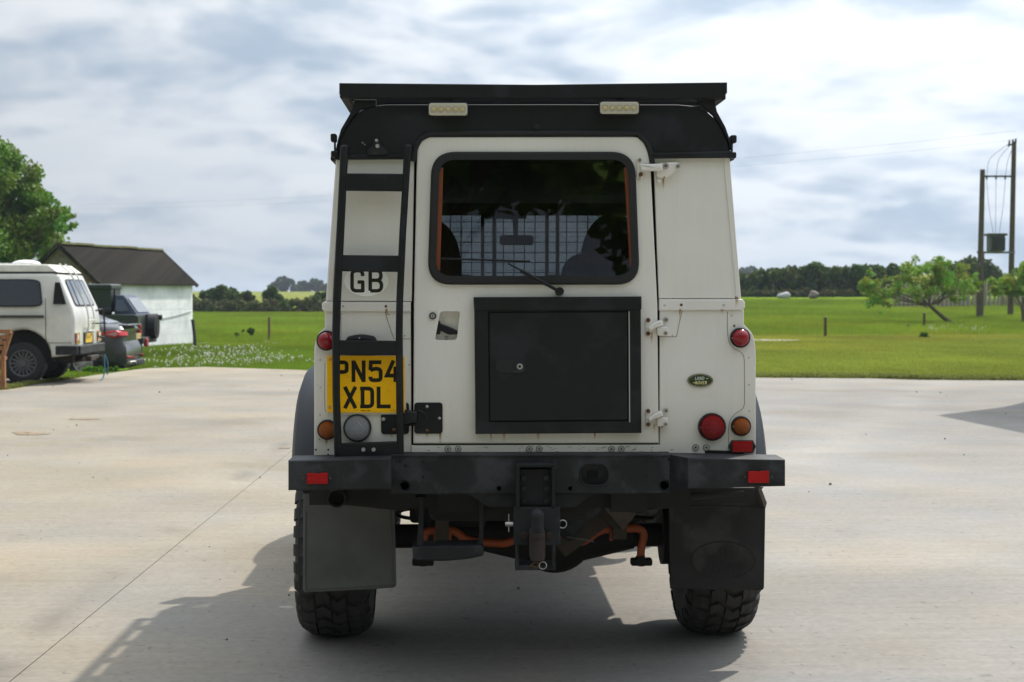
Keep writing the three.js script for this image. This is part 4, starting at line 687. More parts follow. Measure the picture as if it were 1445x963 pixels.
{
  const yard = new THREE.Group(); yard.name = 'yard'; yard.userData = { kind: 'structure', label: 'pale concrete yard with a long joint running away to the left of the vehicle', category: 'concrete yard' }; scene.add(yard);
  const zE = (x) => { for (let i = 0; i + 1 < edge.length; i++) { const a = edge[i], b = edge[i + 1]; if (x >= a.x && x <= b.x) return mix(a.z, b.z, (x - a.x) / (b.x - a.x)); } return x < edge[0].x ? edge[0].z : edge[edge.length - 1].z; };
  const jx = (z) => -2.03 + (z + 0.17) * -0.0113;
  const slab = (xa, xb) => {   // xa, xb: functions of z
    const NX = 90, NZ = 170, pos = [], col = [], uv = [], idx = [], zMax = 14;
    const put = (x, y, z) => {
      pos.push(x, y, z); uv.push(x / 5.1, z / 5.1);
      const n = fbm(x * 0.22 + 3, z * 0.22, 5), m = fbm(x * 0.9, z * 2.2, 4), tan = sstep(-6.5, 1, -x - 3 + 6 * (n - 0.5)) , p = sstep(0.52, 0.72, fbm(x * 0.5 + 50, z * 0.35, 4));
      let k = 0.308 * (0.86 + 0.22 * n + 0.16 * (m - 0.5)), warm = 0.10 + 0.95 * tan * n * 1.7;
      // dusty strip by the far edge, a pale scraped band crossing on the right, spread stains, dark rub by the joint
      const band = Math.exp(-Math.pow((x - 3.2 + (z + 9) * 0.42) / 0.35, 2)) * sstep(1.6, 2.6, x) * (0.3 + m); k *= 1 + 0.16 * band; warm *= 1 - 0.5 * clamp(band, 0, 1);
      k *= 1 - 0.055 * p; const dust = sstep(5, 0, z - zE(clamp(x, edge[0].x + 0.01, edge[edge.length - 1].x - 0.01))); warm += dust * 0.35; k *= 1 + 0.10 * dust;
      const jr = Math.exp(-Math.pow((x - jx(z) + 0.10) / 0.10, 2)) * sstep(0.40, 0.60, fbm(x * 1.3 + 9, z * 0.9, 4)); k *= 1 - 0.36 * jr;
      const dirt = sstep(0.70, 0.80, fbm(x * 1.1 + 21, z * 0.8 + 4, 4)) * (z < -6 ? 1 : 0.4); k *= 1 - 0.13 * dirt; warm += dirt * 0.5;
      col.push(k * (1 + 0.085 * warm), k * (1 + 0.015 * warm), k * (1 - 0.125 * warm));
    };
    for (let i = 0; i <= NZ; i++) for (let j = 0; j <= NX; j++) {
      const f = i / NZ, t = j / NX, zg = zMax + (-27 - zMax) * f, x = xa(zg) + (xb(zg) - xa(zg)) * (Math.abs(xb(0) - xa(0)) > 14 ? (xa(0) < -3 ? 1 - Math.pow(1 - t, 1.6) : Math.pow(t, 1.6)) : t), ze = zE(x) + 0.10 * (fbm(x * 1.7, 3, 3) - 0.5);
      put(x, 0, zMax + (ze - zMax) * f);
    }
    for (let i = 0; i < NZ; i++) for (let j = 0; j < NX; j++) { const a = i * (NX + 1) + j, b = a + 1, c = a + NX + 1, d = c + 1; idx.push(a, b, c, b, d, c); }
    const top = pos.length / 3; // sides
    const rim = []; for (let j = 0; j <= NX; j++) rim.push(j); for (let i = 1; i <= NZ; i++) rim.push(i * (NX + 1) + NX); for (let j = NX - 1; j >= 0; j--) rim.push(NZ * (NX + 1) + j); for (let i = NZ - 1; i >= 1; i--) rim.push(i * (NX + 1));
    for (const q of rim) for (const y of [0, -0.12]) { pos.push(pos[q * 3], y, pos[q * 3 + 2]); uv.push(uv[q * 2], uv[q * 2 + 1] + y); col.push(col[q * 3] * 0.8, col[q * 3 + 1] * 0.8, col[q * 3 + 2] * 0.8); }
    for (let i = 0; i < rim.length; i++) { const a = top + 2 * i, b = top + 2 * ((i + 1) % rim.length); idx.push(a, a + 1, b, b, a + 1, b + 1); }
    const g = new THREE.BufferGeometry(); g.setAttribute('position', new THREE.Float32BufferAttribute(pos, 3)); g.setAttribute('color', new THREE.Float32BufferAttribute(col, 3)); g.setAttribute('uv', new THREE.Float32BufferAttribute(uv, 2)); g.setIndex(idx); g.computeVertexNormals();
    const m = SH(new THREE.Mesh(g, M.concrete)); m.name = 'slab'; yard.add(m);
  };
  slab(() => -15, (z) => jx(z) - 0.0025); slab((z) => jx(z) + 0.0025, () => 16);
  // joint filler, worn and paler in places, sunk below the slabs
  const jr = rng(19), fill = [[], []]; for (let i = 0; i < 110; i++) { const z0 = 13 - i * 0.37, z1 = z0 - 0.368; fill[jr() < 0.22 ? 1 : 0].push(beam(V3(jx(z0), -0.012, z0), V3(jx(z1), -0.012, z1), 0.008, 0.02)); }
  fill.forEach((f, i) => { const m = SH(new THREE.Mesh(merge(f), i ? std(0.55, 0.54, 0.50, 0.8) : std(0.26, 0.245, 0.225, 0.95))); m.name = 'joint_filler'; m.userData.kind = 'stuff'; yard.add(m); });
  // grit and pebbles lying about
  const r = rng(12), sg = new THREE.IcosahedronGeometry(1, 0), im = new THREE.InstancedMesh(sg, std(0.10, 0.09, 0.075, 0.95), 420), mm = new THREE.Matrix4(), e = new THREE.Euler();
  for (let i = 0; i < 420; i++) { const x = -9 + r() * 19, z = 3 - Math.pow(r(), 0.8) * 27, s = 0.003 + Math.pow(r(), 6) * 0.012; mm.makeRotationFromEuler(e.set(r() * 6, r() * 6, r() * 6)).scale(V3(s * 1.3, s * 0.7, s)).setPosition(x, s * 0.4, z); im.setMatrixAt(i, mm); }
  im.name = 'grit'; SH(im); im.userData = { kind: 'stuff', label: 'loose grit and small stones scattered on the concrete', category: 'grit' }; scene.add(im);
  for (const [u, v, a, b, nm] of [[42, 613, 0.22, 0.06, 0], [118, 592, 0.2, 0.05, 1], [402, 633, 0.06, 0.03, 2], [30, 611, 0.10, 0.05, 3]]) { // flat dried mud patches
    const p = G(u, v, 0), s = new THREE.Shape(), q = rng(nm + 40); for (let i = 0; i < 22; i++) { const t = i / 22 * 2 * Math.PI, k = 0.6 + 0.5 * q(); s[i ? 'lineTo' : 'moveTo'](a * k * Math.cos(t), b * 2.5 * k * Math.sin(t)); }
    single('dried_mud', [new THREE.ShapeGeometry(s).rotateX(-Math.PI / 2).translate(p.x, 0.004, p.z)], std(0.22, 0.16, 0.10, 0.95, { map: rep(grimeT, 0.2) }), ['long brown dried mud smear on the concrete at far left', 'brown dried mud smear on the concrete, the farthest one', 'small brown mud crumb on the concrete beside the left wheel arch', 'shorter brown dried mud smear at the far left'][nm], 'dried mud', { kind: 'structure' });
  }
}
// strips laid on the grass: the pale track and the gravel under the parked vehicles
function ribbon(name, pts, w, mat, label, lift = 0.03) {
  const pos = [], idx = [], N = 80; const cv = new THREE.CatmullRomCurve3(pts);
  for (let i = 0; i <= N; i++) { const p = cv.getPoint(i / N), t = cv.getTangent(i / N), n = V3(-t.z, 0, t.x).normalize(), ww = w * (0.85 + 0.3 * noise(i * 0.6, 3)); for (let j = 0; j <= 6; j++) { const k = j / 6 - 0.5, x = p.x + n.x * ww * k, z = p.z + n.z * ww * k; pos.push(x, ground(x, z) + lift - 0.03 * Math.pow(Math.abs(k) * 2, 6), z); } }
  for (let i = 0; i < N; i++) for (let j = 0; j < 6; j++) { const a = i * 7 + j; idx.push(a, a + 1, a + 7, a + 1, a + 8, a + 7); }
  const g = new THREE.BufferGeometry(); g.setAttribute('position', new THREE.Float32BufferAttribute(pos, 3)); g.setIndex(idx); g.computeVertexNormals();
  const n = g.attributes.normal; if (n.getY(20) < 0) { g.setIndex(idx.reverse()); g.computeVertexNormals(); }
  return single(name, [g], mat, label, name.replace(/_/g, ' '), { kind: 'structure' });
}
M.track = std(0.40, 0.38, 0.34, 0.95, { map: rep(grimeT, 1.5) });
M.gravel = std(0.16, 0.14, 0.115, 0.95, { map: rep(grimeT, 0.8), bumpMap: rep(bumpT, 0.4), bumpScale: 0.02 });
ribbon('gravel_track', [CU(150, 51), CU(250, 54), CU(350, 55.5), CU(450, 56.5), CU(700, 54), CU(1000, 49.5), CU(1100, 48.5), CU(1125, 48.2)], 1.7, M.track, 'thin pale gravel track crossing the grass behind the clover verge');
ribbon('gravel_parking_strip', [CU(-300, 25.6), CU(0, 26.2), CU(70, 27.5), CU(115, 29.3), CU(150, 31)], 5.5, M.gravel, 'dark gravel strip under the parked vehicles at left');

// ---------- grass blades, clover ----------
function bladeTuft(h, n, seed, spread) {
  const r = rng(seed), t = [];
  for (let i = 0; i < n; i++) { const a = r() * 6.28, x = (r() - 0.5) * spread, z = (r() - 0.5) * spread, l = h * (0.5 + 0.7 * r()), lean = h * (0.2 + 0.5 * r()), w = 0.006 + 0.006 * r(), ca = Math.cos(a), sa = Math.sin(a);
    const A = V3(x - sa * w, 0, z + ca * w), B = V3(x + sa * w, 0, z - ca * w), D = V3(x + ca * lean * 0.4, l * 0.62, z + sa * lean * 0.4), E = V3(x + ca * lean, l, z + sa * lean); t.push(A, B, D, D.clone().add(V3(-sa * w * 0.6, 0, ca * w * 0.6)), D.clone().add(V3(sa * w * 0.6, 0, -ca * w * 0.6)), E); }
  const g = new THREE.BufferGeometry().setFromPoints(t); g.computeVertexNormals(); return boxUV(g);
}
const leafMat = (r, g, b, t = 0.4) => new THREE.MeshPhysicalMaterial({ color: new THREE.Color().setRGB(r, g, b), roughness: 0.75, transmission: t, thickness: 0, specularIntensity: 0.35, side: THREE.DoubleSide });
function scatter(name, geo, mat, n, seed, where, label, cat, tint) {
  const r = rng(seed), im = new THREE.InstancedMesh(geo, mat, n), m = new THREE.Matrix4(), e = new THREE.Euler(), col = new THREE.Color(); let k = 0;
  for (let t = 0; t < n * 4 && k < n; t++) { const q = where(r); if (!q) continue; const { p, s, sy = s } = q; m.makeRotationFromEuler(e.set(0, r() * 6.28, 0)).scale(V3(s, sy, s)).setPosition(p.x, p.y, p.z); im.setMatrixAt(k, m); im.setColorAt(k, tint(r, p, col)); k++; }
  im.count = k; im.name = name; SH(im); im.userData = { kind: 'stuff', label, category: cat }; scene.add(im); return im;
}
const tuftA = bladeTuft(0.11, 9, 4, 0.22), white = new THREE.MeshPhysicalMaterial({ color: 0xffffff, roughness: 0.9, transmission: 0.4, thickness: 0, specularIntensity: 0.1, side: THREE.DoubleSide });
{
  const tintG = (r, p, c) => { const k = (0.48 + 0.60 * fbm(p.x * 0.22, p.z * 0.22, 4) + 0.25 * fbm(p.x * 0.9, p.z * 0.6, 2)) * (0.8 + 0.4 * r()), y = r() * 0.04 + 0.025 * sstep(0.55, 0.75, fbm(p.x * 0.13, p.z * 0.13, 3)); return c.setRGB((0.145 + y) * k, 0.255 * k, 0.022 * k); };
  const zone = (u0, u1, d0, d1, h, lim) => (r) => { const dep = Math.sqrt(mix(d0 * d0, d1 * d1, r())), u = mix(u0, u1, r()), p = CU(u, dep); if (inYard(p.x, p.z)) return null; p.y = ground(p.x, p.z) - 0.01; if (lim && !lim(p, u, dep)) return null; return { p, s: 0.8 + 0.8 * r(), sy: h * (0.6 + 0.8 * r()) }; };
  scatter('verge_grass', tuftA, white, 60000, 21, zone(90, 470, 28, 54, 1.25, (p, u, d) => (u > 190 || d < 33) && Math.abs(d - (49 + 7.5 * sstep(100, 450, u))) > 1.2), 'longer green grass of the verge between the yard and the track at left', 'grass', tintG);
  scatter('lawn_grass', tuftA, white, 110000, 22, zone(1000, 1500, 26.5, 76, 0.42), 'short mown grass beyond the yard at right', 'grass', (r, p, c) => { tintG(r, p, c); c.r *= 1.27; c.b *= 1.3; return c; });
  scatter('field_grass', tuftA, white, 60000, 23, zone(200, 1500, 56, 118, 1.6, (p, u) => u < 480 || u > 1030), 'green meadow grass of the fields behind the track', 'grass', (r, p, c) => { tintG(r, p, c); c.r *= 1.32; c.g *= 1.2; c.b *= 1.3; return c; });
  scatter('edge_grass', bladeTuft(0.07, 7, 9, 0.14), white, 9000, 24, (r) => { const i = Math.floor(2 + r() * (edge.length - 3)), a = edge[i], b = edge[i + 1], p = a.clone().lerp(b, r()); p.z -= 0.02 + Math.pow(r(), 2) * 0.5; p.y = ground(p.x, p.z) - 0.01; return { p, s: 0.6 + r(), sy: 0.6 + r() * 0.9 }; }, 'dry grass fringe along the far edge of the concrete', 'grass', (r, p, c) => { const k = 0.8 + 0.5 * r(); return c.setRGB(0.20 * k, 0.22 * k, 0.06 * k); });
  // white clover heads: drifts on the left verge, a few on the right
  const head = merge([new THREE.IcosahedronGeometry(0.0145, 1).translate(0, 0.17, 0), new THREE.CylinderGeometry(0.003, 0.003, 0.17, 4).translate(0, 0.085, 0)]);
  scatter('clover_flowers', head, std(1, 1, 1, 0.9), 650, 31, (r) => { const right = r() < 0.04, u = right ? mix(1310, 1395, r()) : mix(205, 470, r()), dep = right ? mix(57, 66, r()) : mix(33, 52, Math.pow(r(), 0.8)), p = CU(u, dep); const n = fbm(p.x * 0.28 + 12, p.z * 0.18 + 5, 4); if (!right && n < 0.50 + 0.16 * r() + (dep < 36 ? 0.08 : 0)) return null; if (inYard(p.x, p.z)) return null; p.y = ground(p.x, p.z) - 0.02; return { p, s: 0.8 + 0.6 * r() }; }, 'white clover flowers in drifts on the grass verge', 'clover', (r, p, c) => { const k = 0.5 + 0.25 * r(); return c.setRGB(k, k * 0.97, k * 0.84); });
}
// ---------- foliage ----------
function split(cl, k, seed, f = 0.62, wide = 1) { const r = rng(seed), o = []; for (const [x, y, z, R] of cl) for (let i = 0; i < k; i++) { const a = r() * 6.283, q = R * wide * (0.3 + 0.65 * r()), e = (r() - 0.5) * 2; o.push([x + q * Math.cos(a) * Math.sqrt(1 - e * e * 0.8), y + q * e * 0.9, z + q * Math.sin(a), R * f * (0.6 + 0.7 * r())]); } return o; }
function foliage(clusters, n, size, seed, base, vary = 0.35, flat = 0.75) {   // small bent leaves spread through clumps, denser near each clump's skin
  const r = rng(seed), pos = new Float32Array(n * 18), col = new Float32Array(n * 18), tot = clusters.reduce((s, c) => s + c[3] * c[3], 0); let k = 0;
  const tints = clusters.map(() => [1 + (r() - 0.5) * vary, 1 + (r() - 0.5) * vary * 0.8, 1 + (r() - 0.5) * vary]);
  clusters.forEach(([x, y, z, R], ci) => {
    const m = ci === clusters.length - 1 ? n - k : Math.min(n - k, Math.round(n * R * R / tot));
    for (let i = 0; i < m; i++, k++) {
      const a = r() * 6.283, b = Math.acos(2 * r() - 1), q = R * Math.pow(r(), 0.42) * (0.82 + 0.36 * noise(x * 3 + Math.cos(a) * 2.2 + 9, y * 3 + b * 2.2 + 4));
      const px = x + q * Math.sin(b) * Math.cos(a), py = y + q * Math.cos(b) * flat, pz = z + q * Math.sin(b) * Math.sin(a), s = size * (0.6 + 0.8 * r());
      const t = r() * 6.283, tl = (r() - 0.5) * 2.4, ct = Math.cos(t), st = Math.sin(t), c2 = Math.cos(tl), s2 = Math.sin(tl);
      const ux = ct * c2, uy = s2, uz = st * c2, w = r() * 6.283, vx = -st * Math.cos(w) - ct * s2 * Math.sin(w), vy = c2 * Math.sin(w), vz = ct * Math.cos(w) - st * s2 * Math.sin(w);
      const o = k * 18, P0 = [px - ux * s * 0.5, py - uy * s * 0.5, pz - uz * s * 0.5], P2 = [px + ux * s * 0.5, py + uy * s * 0.5, pz + uz * s * 0.5], hx = vx * s * 0.32, hy = vy * s * 0.32, hz = vz * s * 0.32;
      const A = [px + hx, py + hy + s * 0.06, pz + hz], B = [px - hx, py - hy + s * 0.06, pz - hz];
      [P0, A, P2, P0, P2, B].forEach((p, j) => { pos[o + j * 3] = p[0]; pos[o + j * 3 + 1] = p[1]; pos[o + j * 3 + 2] = p[2]; });
      const l = 0.8 + 0.4 * r(), T = tints[ci]; for (let j = 0; j < 6; j++) { col[o + j * 3] = base[0] * l * T[0]; col[o + j * 3 + 1] = base[1] * l * T[1]; col[o + j * 3 + 2] = base[2] * l * T[2]; }
    }
  });
  const g = new THREE.BufferGeometry(); g.setAttribute('position', new THREE.BufferAttribute(pos.subarray(0, k * 18), 3)); g.setAttribute('color', new THREE.BufferAttribute(col.subarray(0, k * 18), 3)); g.computeVertexNormals(); return boxUV(g);
}
const leafV = (t = 0.4) => new THREE.MeshPhysicalMaterial({ vertexColors: true, roughness: 0.7, transmission: t, thickness: 0, specularIntensity: 0.35, side: THREE.DoubleSide });
M.leaf = leafV(0.42); M.leafDark = leafV(0.3);
const barkT = tex(256, 256, (x, y) => { const n = tfbm(x / 256, (y / 256) * 0.25, 24, 4), k = 0.6 + 0.6 * n; return [k, k * 0.95, k * 0.88]; });
M.bark = std(0.16, 0.13, 0.10, 0.95, { map: rep(barkT, 0.6, 1.5) });
M.barkGrey = std(0.17, 0.15, 0.125, 0.95, { map: rep(barkT, 0.5, 1.2) });
function limb(a, b, r0, r1, bend, seed) { const r = rng(seed), m = a.clone().lerp(b, 0.5).add(V3((r() - 0.5) * bend, (r() - 0.3) * bend, (r() - 0.5) * bend)), cv = new THREE.QuadraticBezierCurve3(a, m, b), g = new THREE.TubeGeometry(cv, 8, 1, 7, false), p = g.attributes.position; // taper along the tube
  for (let i = 0; i < p.count; i++) { const t = Math.floor(i / 8) / 8, c = cv.getPoint(t), R = mix(r0, r1, t); p.setXYZ(i, c.x + (p.getX(i) - c.x) * R, c.y + (p.getY(i) - c.y) * R, c.z + (p.getZ(i) - c.z) * R); } g.computeVertexNormals(); return g; }

// tall tree behind the barn, its crown running out of the picture
function bigTree(cx, dep, scale, label, seed, group) {
  const o = onG(cx, dep), t = thing('tree', label, 'tree', o.toArray(), group), r = rng(seed), cl = [], limbs = [limb(o, V3(o.x + 0.1, o.y + 2.4 * scale, o.z), 0.34 * scale, 0.24 * scale, 0.2, seed)];
  for (let i = 0; i < 34; i++) {
    const a = r() * 6.283, h = (1.2 + 5.4 * r()) * scale, R = (2.9 - 0.40 * Math.abs(h / scale - 3.2)) * (0.35 + 0.75 * Math.sqrt(r())) * scale, c = V3(o.x + Math.cos(a) * R, o.y + h, o.z + Math.sin(a) * R * 0.9);
    cl.push([c.x, c.y, c.z, (0.5 + 0.5 * r()) * scale]);
    if (i % 2) limbs.push(limb(V3(o.x + 0.05, o.y + (1.6 + r() * 1.2) * scale, o.z), c, 0.10 * scale, 0.025 * scale, 0.6, seed + i));
  }
  part(t, 'trunk', limbs, M.bark); part(t, 'crown', [foliage(cl, 15000, 0.24 * scale, seed + 1, [0.085, 0.155, 0.022], 0.5)], M.leaf);
  return t;
}
{
  const dep = 62, s = F / dep, o = onG(-26, dep), t = thing('tree', 'big green leafy tree rising behind the barn at the left edge', 'tree', o.toArray()), cl = [], limbs = [], r = rng(8);
  // clumps where the photograph shows them: (u, v, radius in photograph points)
  for (const [u, v, R] of [[-10, 240, 26], [12, 236, 20], [30, 246, 17], [8, 268, 26], [38, 268, 17], [48, 286, 16], [20, 298, 26], [56, 302, 13], [-20, 290, 40], [0, 330, 34], [36, 322, 24], [60, 322, 16], [74, 322, 10], [88, 310, 12], [95, 302, 9], [84, 300, 10], [98, 318, 8], [70, 342, 20], [84, 348, 12], [44, 350, 28], [15, 360, 28], [62, 362, 18], [-45, 250, 50], [-55, 320, 60], [-80, 280, 60], [28, 336, 16], [6, 222, 12], [52, 340, 14]]) {
    const d = dep + (r() - 0.5) * 3.4, p = CU(u, d, hAt(v, d)); cl.push([p.x, p.y, p.z, R / s * 1.28]);
    limbs.push(limb(V3(o.x, o.y + 2.2 + r() * 1.6, o.z), p, 0.10, 0.02, 0.7, cl.length));
  }
  limbs.push(limb(o, V3(o.x - 0.1, o.y + 4.2, o.z), 0.36, 0.2, 0.3, 4));
  part(t, 'trunk', limbs, M.bark); part(t, 'crown', [foliage(split(cl, 7, 18, 0.55, 1.15), 46000, 0.17, 17, [0.15, 0.27, 0.03], 0.45, 0.95)], M.leaf);
}
// leaning fruit trees on the right
function fruitTree(name, label, base, fork, dep, spots, n, size, seed) {
  const s = F / dep, o = onG(base[0], dep); const t = thing(name, label, 'tree', o.toArray()), r = rng(seed), at = ([u, v], k = 0) => { const d = dep + k; return CU(u, d, hAt(v, d)); };
  const fk = at(fork), limbs = [limb(o, fk, 0.115, 0.075, 0.12, seed)], cl = [];
  for (const [u, v, R] of spots) { const p = at([u, v], (r() - 0.5) * 3.0); cl.push([p.x, p.y, p.z, R / s * 1.08]); if (r() < 0.6) limbs.push(limb(r() < 0.5 ? fk : fk.clone().lerp(o, 0.3 * r()).lerp(p, 0.15), p, 0.032, 0.008, 0.5, seed + cl.length)); }
  part(t, 'trunk', limbs, M.barkGrey); part(t, 'crown', [foliage(split(cl, 7, seed + 5, 0.72, 1.55), n, size, seed + 3, [0.24, 0.36, 0.04], 0.5, 0.8)], M.leaf);
}
fruitTree('leaning_tree', 'small loose-crowned tree with its trunk leaning to the left on the lawn', [1345, 459], [1312, 431], 73, [[1222, 406, 8], [1234, 402, 8], [1245, 410, 8], [1240, 424, 10], [1246, 432, 7], [1250, 414, 8], [1262, 398, 9], [1268, 416, 10], [1280, 390, 9], [1286, 374, 8], [1296, 400, 11], [1300, 382, 11], [1312, 370, 10], [1318, 392, 12], [1330, 372, 9], [1334, 386, 10], [1332, 404, 11], [1340, 415, 9], [1348, 392, 10], [1356, 378, 7], [1362, 400, 10], [1368, 412, 7], [1372, 396, 7], [1290, 414, 9], [1308, 414, 8], [1226, 412, 6], [1215, 405, 4], [1231, 385, 4], [1276, 380, 5], [1353, 416, 6], [1380, 402, 5]], 9500, 0.135, 51);
fruitTree('young_tree', 'small leafy tree at the right edge beside the power poles', [1446, 457], [1442, 430], 75, [[1400, 408, 6], [1410, 400, 7], [1418, 404, 7], [1424, 394, 8], [1432, 398, 9], [1436, 406, 8], [1442, 386, 8], [1446, 372, 6], [1450, 396, 10], [1408, 411, 5], [1426, 410, 6], [1456, 384, 10], [1462, 404, 10]], 6500, 0.135, 61);
// hedges, bushes, far trees
function bushes(name, label, cat, spots, depth, n, size, seed, base, jitter, group, mat = M.leafDark) {
  const s = F / depth, r = rng(seed), us = spots.map((q) => q[0]), o = onG((Math.min(...us) + Math.max(...us)) / 2, depth), t = thing(name, label, cat, o.toArray(), group), cl = [];
  for (const [u, v, R] of spots) { const d = depth + (r() - 0.5) * jitter, p = CU(u, d, hAt(v, d)); cl.push([p.x, p.y, p.z, R / s]); }
  part(t, 'foliage', [foliage(name === 'hedge' ? split(cl, 2, seed + 2, 0.95, 0.7) : split(cl, 3, seed + 2, 0.7), n, size, seed + 1, base, 0.4, 1)], mat);
  part(t, 'stem', cl.filter((_, i) => i % 3 === 0).map(([x, y, z], i) => limb(V3(x, ground(x, z) - 0.1, z), V3(x, y, z), 0.05, 0.02, 0.3, i)), M.bark);
  return t;
}
{
  const r = rng(91), a = []; for (let u = 1030; u < 1272; u += 7) { const top = u < 1068 ? 384 : u < 1110 ? 378 : u < 1140 ? 374 : u < 1170 ? 372 : 374; for (const k of [0, 1, 2, 3]) a.push([u + (r() - 0.5) * 6, top + 11 + k * 9.5 + (r() - 0.5) * 3, 8 + 1.5 * r()]); }
  bushes('hedge', 'long dark green hedge along the top of the right field', 'hedge', a, 130, 56000, 0.34, 92, [0.080, 0.125, 0.020], 2);
  const b = []; for (let u = 1332; u < 1412; u += 8) for (const k of [0, 1, 2]) b.push([u, 380 + k * 12 + (r() - 0.5) * 5 + (u > 1400 ? 6 : 0), 9 + 3 * r()]);
  bushes('hedge', 'rounded dark hedge behind the power poles', 'hedge', b, 140, 16000, 0.36, 95, [0.075, 0.115, 0.022], 2);
  const brush = []; for (let u = 1050; u < 1205; u += 8) brush.push([u, 414 + (r() - 0.5) * 3, 2.5 + 2 * r()]);
  bushes('dry_scrub', 'low dry brown scrub at the foot of the long hedge', 'scrub', brush, 126, 3600, 0.3, 97, [0.14, 0.14, 0.05], 1.5);
  const c1 = []; for (const [u, v, R] of [[277, 424, 9], [292, 420, 9], [303, 414, 10], [312, 411, 9], [322, 413, 10], [333, 416, 9], [343, 420, 10], [350, 422, 7], [268, 424, 8], [318, 424, 12], [300, 426, 11], [336, 426, 9]]) c1.push([u, v, R]);
  bushes('bush', 'wide dark bush on the far bank, right of the barn', 'bush', c1, 124, 9000, 0.26, 101, [0.075, 0.125, 0.02], 2, 'bushes');
  bushes('bush', 'small round bush on the far bank beneath the distant trees', 'bush', [[385, 413, 7], [380, 419, 8], [391, 419, 7], [386, 426, 9], [394, 427, 5]], 124, 3600, 0.24, 103, [0.075, 0.125, 0.02], 1, 'bushes');
  bushes('bush', 'ragged bush on the far bank beside the vehicle\'s ladder', 'bush', [[443, 420, 5], [452, 414, 7], [458, 420, 9], [449, 427, 8], [464, 425, 10], [470, 415, 9]], 124, 3600, 0.24, 105, [0.075, 0.125, 0.02], 1, 'bushes');
  // dark bank of coarse weeds
  const bank = []; for (let u = 225; u < 520; u += 5) bank.push([u, 431 + (r() - 0.5) * 3 - (u > 395 ? 2.5 : 0), 6 + 2 * r()], [u, 438 + (r() - 0.5) * 3, 5 + 2 * r()]);
  const bk = bushes('weed_bank', 'long dark bank of rough weeds and nettles across the left field', 'weeds', bank, 121, 26000, 0.2, 107, [0.11, 0.125, 0.035], 2.5); bk.userData.kind = 'stuff';
  const far = (label, spots, dep, seed, n) => bushes('distant_tree', label, 'tree', spots, dep, n, 1.0, seed, [0.055, 0.085, 0.03], 6, undefined, M.leafDark);
  far('broad round distant tree, leftmost of the far clump', [[386, 406, 7], [393, 401, 8], [401, 399, 8], [410, 401, 7], [398, 408, 9], [413, 408, 7], [384, 410, 6]], 470, 111, 3600);
  far('lower distant tree in the middle of the far clump', [[424, 405, 6], [431, 403, 5], [437, 406, 6], [428, 410, 6], [420, 410, 6]], 480, 113, 2200);
  far('pointed distant tree nearest the vehicle in the far clump', [[443, 402, 5], [449, 398, 4.5], [450, 404, 6], [457, 405, 6], [446, 409, 6], [466, 406, 7]], 480, 115, 2200);
  far('small bluish distant trees above the left end of the long hedge', [[1049, 383, 5], [1056, 381, 4], [1062, 380, 5], [1043, 384, 5]], 520, 117, 1400);
  // nettles and tufts on the bank
  bushes('weed_clump', 'upright dark weed clump in the left field behind the track', 'weeds', [[354, 470, 3], [352, 466, 2.5], [357, 467, 2]], 60, 300, 0.12, 119, [0.07, 0.12, 0.025], 0.3);
  bushes('weed_clump', 'tiny weed tuft left of the wooden post in the field', 'weeds', [[334, 473, 2], [343, 467, 1.5]], 60, 160, 0.10, 121, [0.08, 0.12, 0.03], 0.3);
  bushes('weed_clump', 'bushy weed tuft on the mown lawn at right', 'weeds', [[1300, 478, 4], [1305, 475, 4], [1309, 477, 3]], 52, 420, 0.14, 123, [0.14, 0.26, 0.04], 0.4);
  bushes('roadside_weeds', 'bright green weeds growing behind the white van at the edge of the concrete', 'weeds', [[122, 524, 4], [128, 522, 4.5], [134, 522, 5], [141, 524, 4], [149, 523, 3], [156, 522, 2.5], [162, 521, 2.5]], 29.4, 1500, 0.07, 125, [0.12, 0.27, 0.02], 0.5, undefined, M.leaf);
}
const roofT = tex(512, 512, (x, y) => { const n = tfbm(x / 512, y / 512, 5, 6), s = tfbm(x / 512, (y / 512) * 0.25, 40, 3), k = 0.55 + 0.75 * (n - 0.35) + 0.5 * (s - 0.4); return [k * 1.02, k, k * 0.95]; });
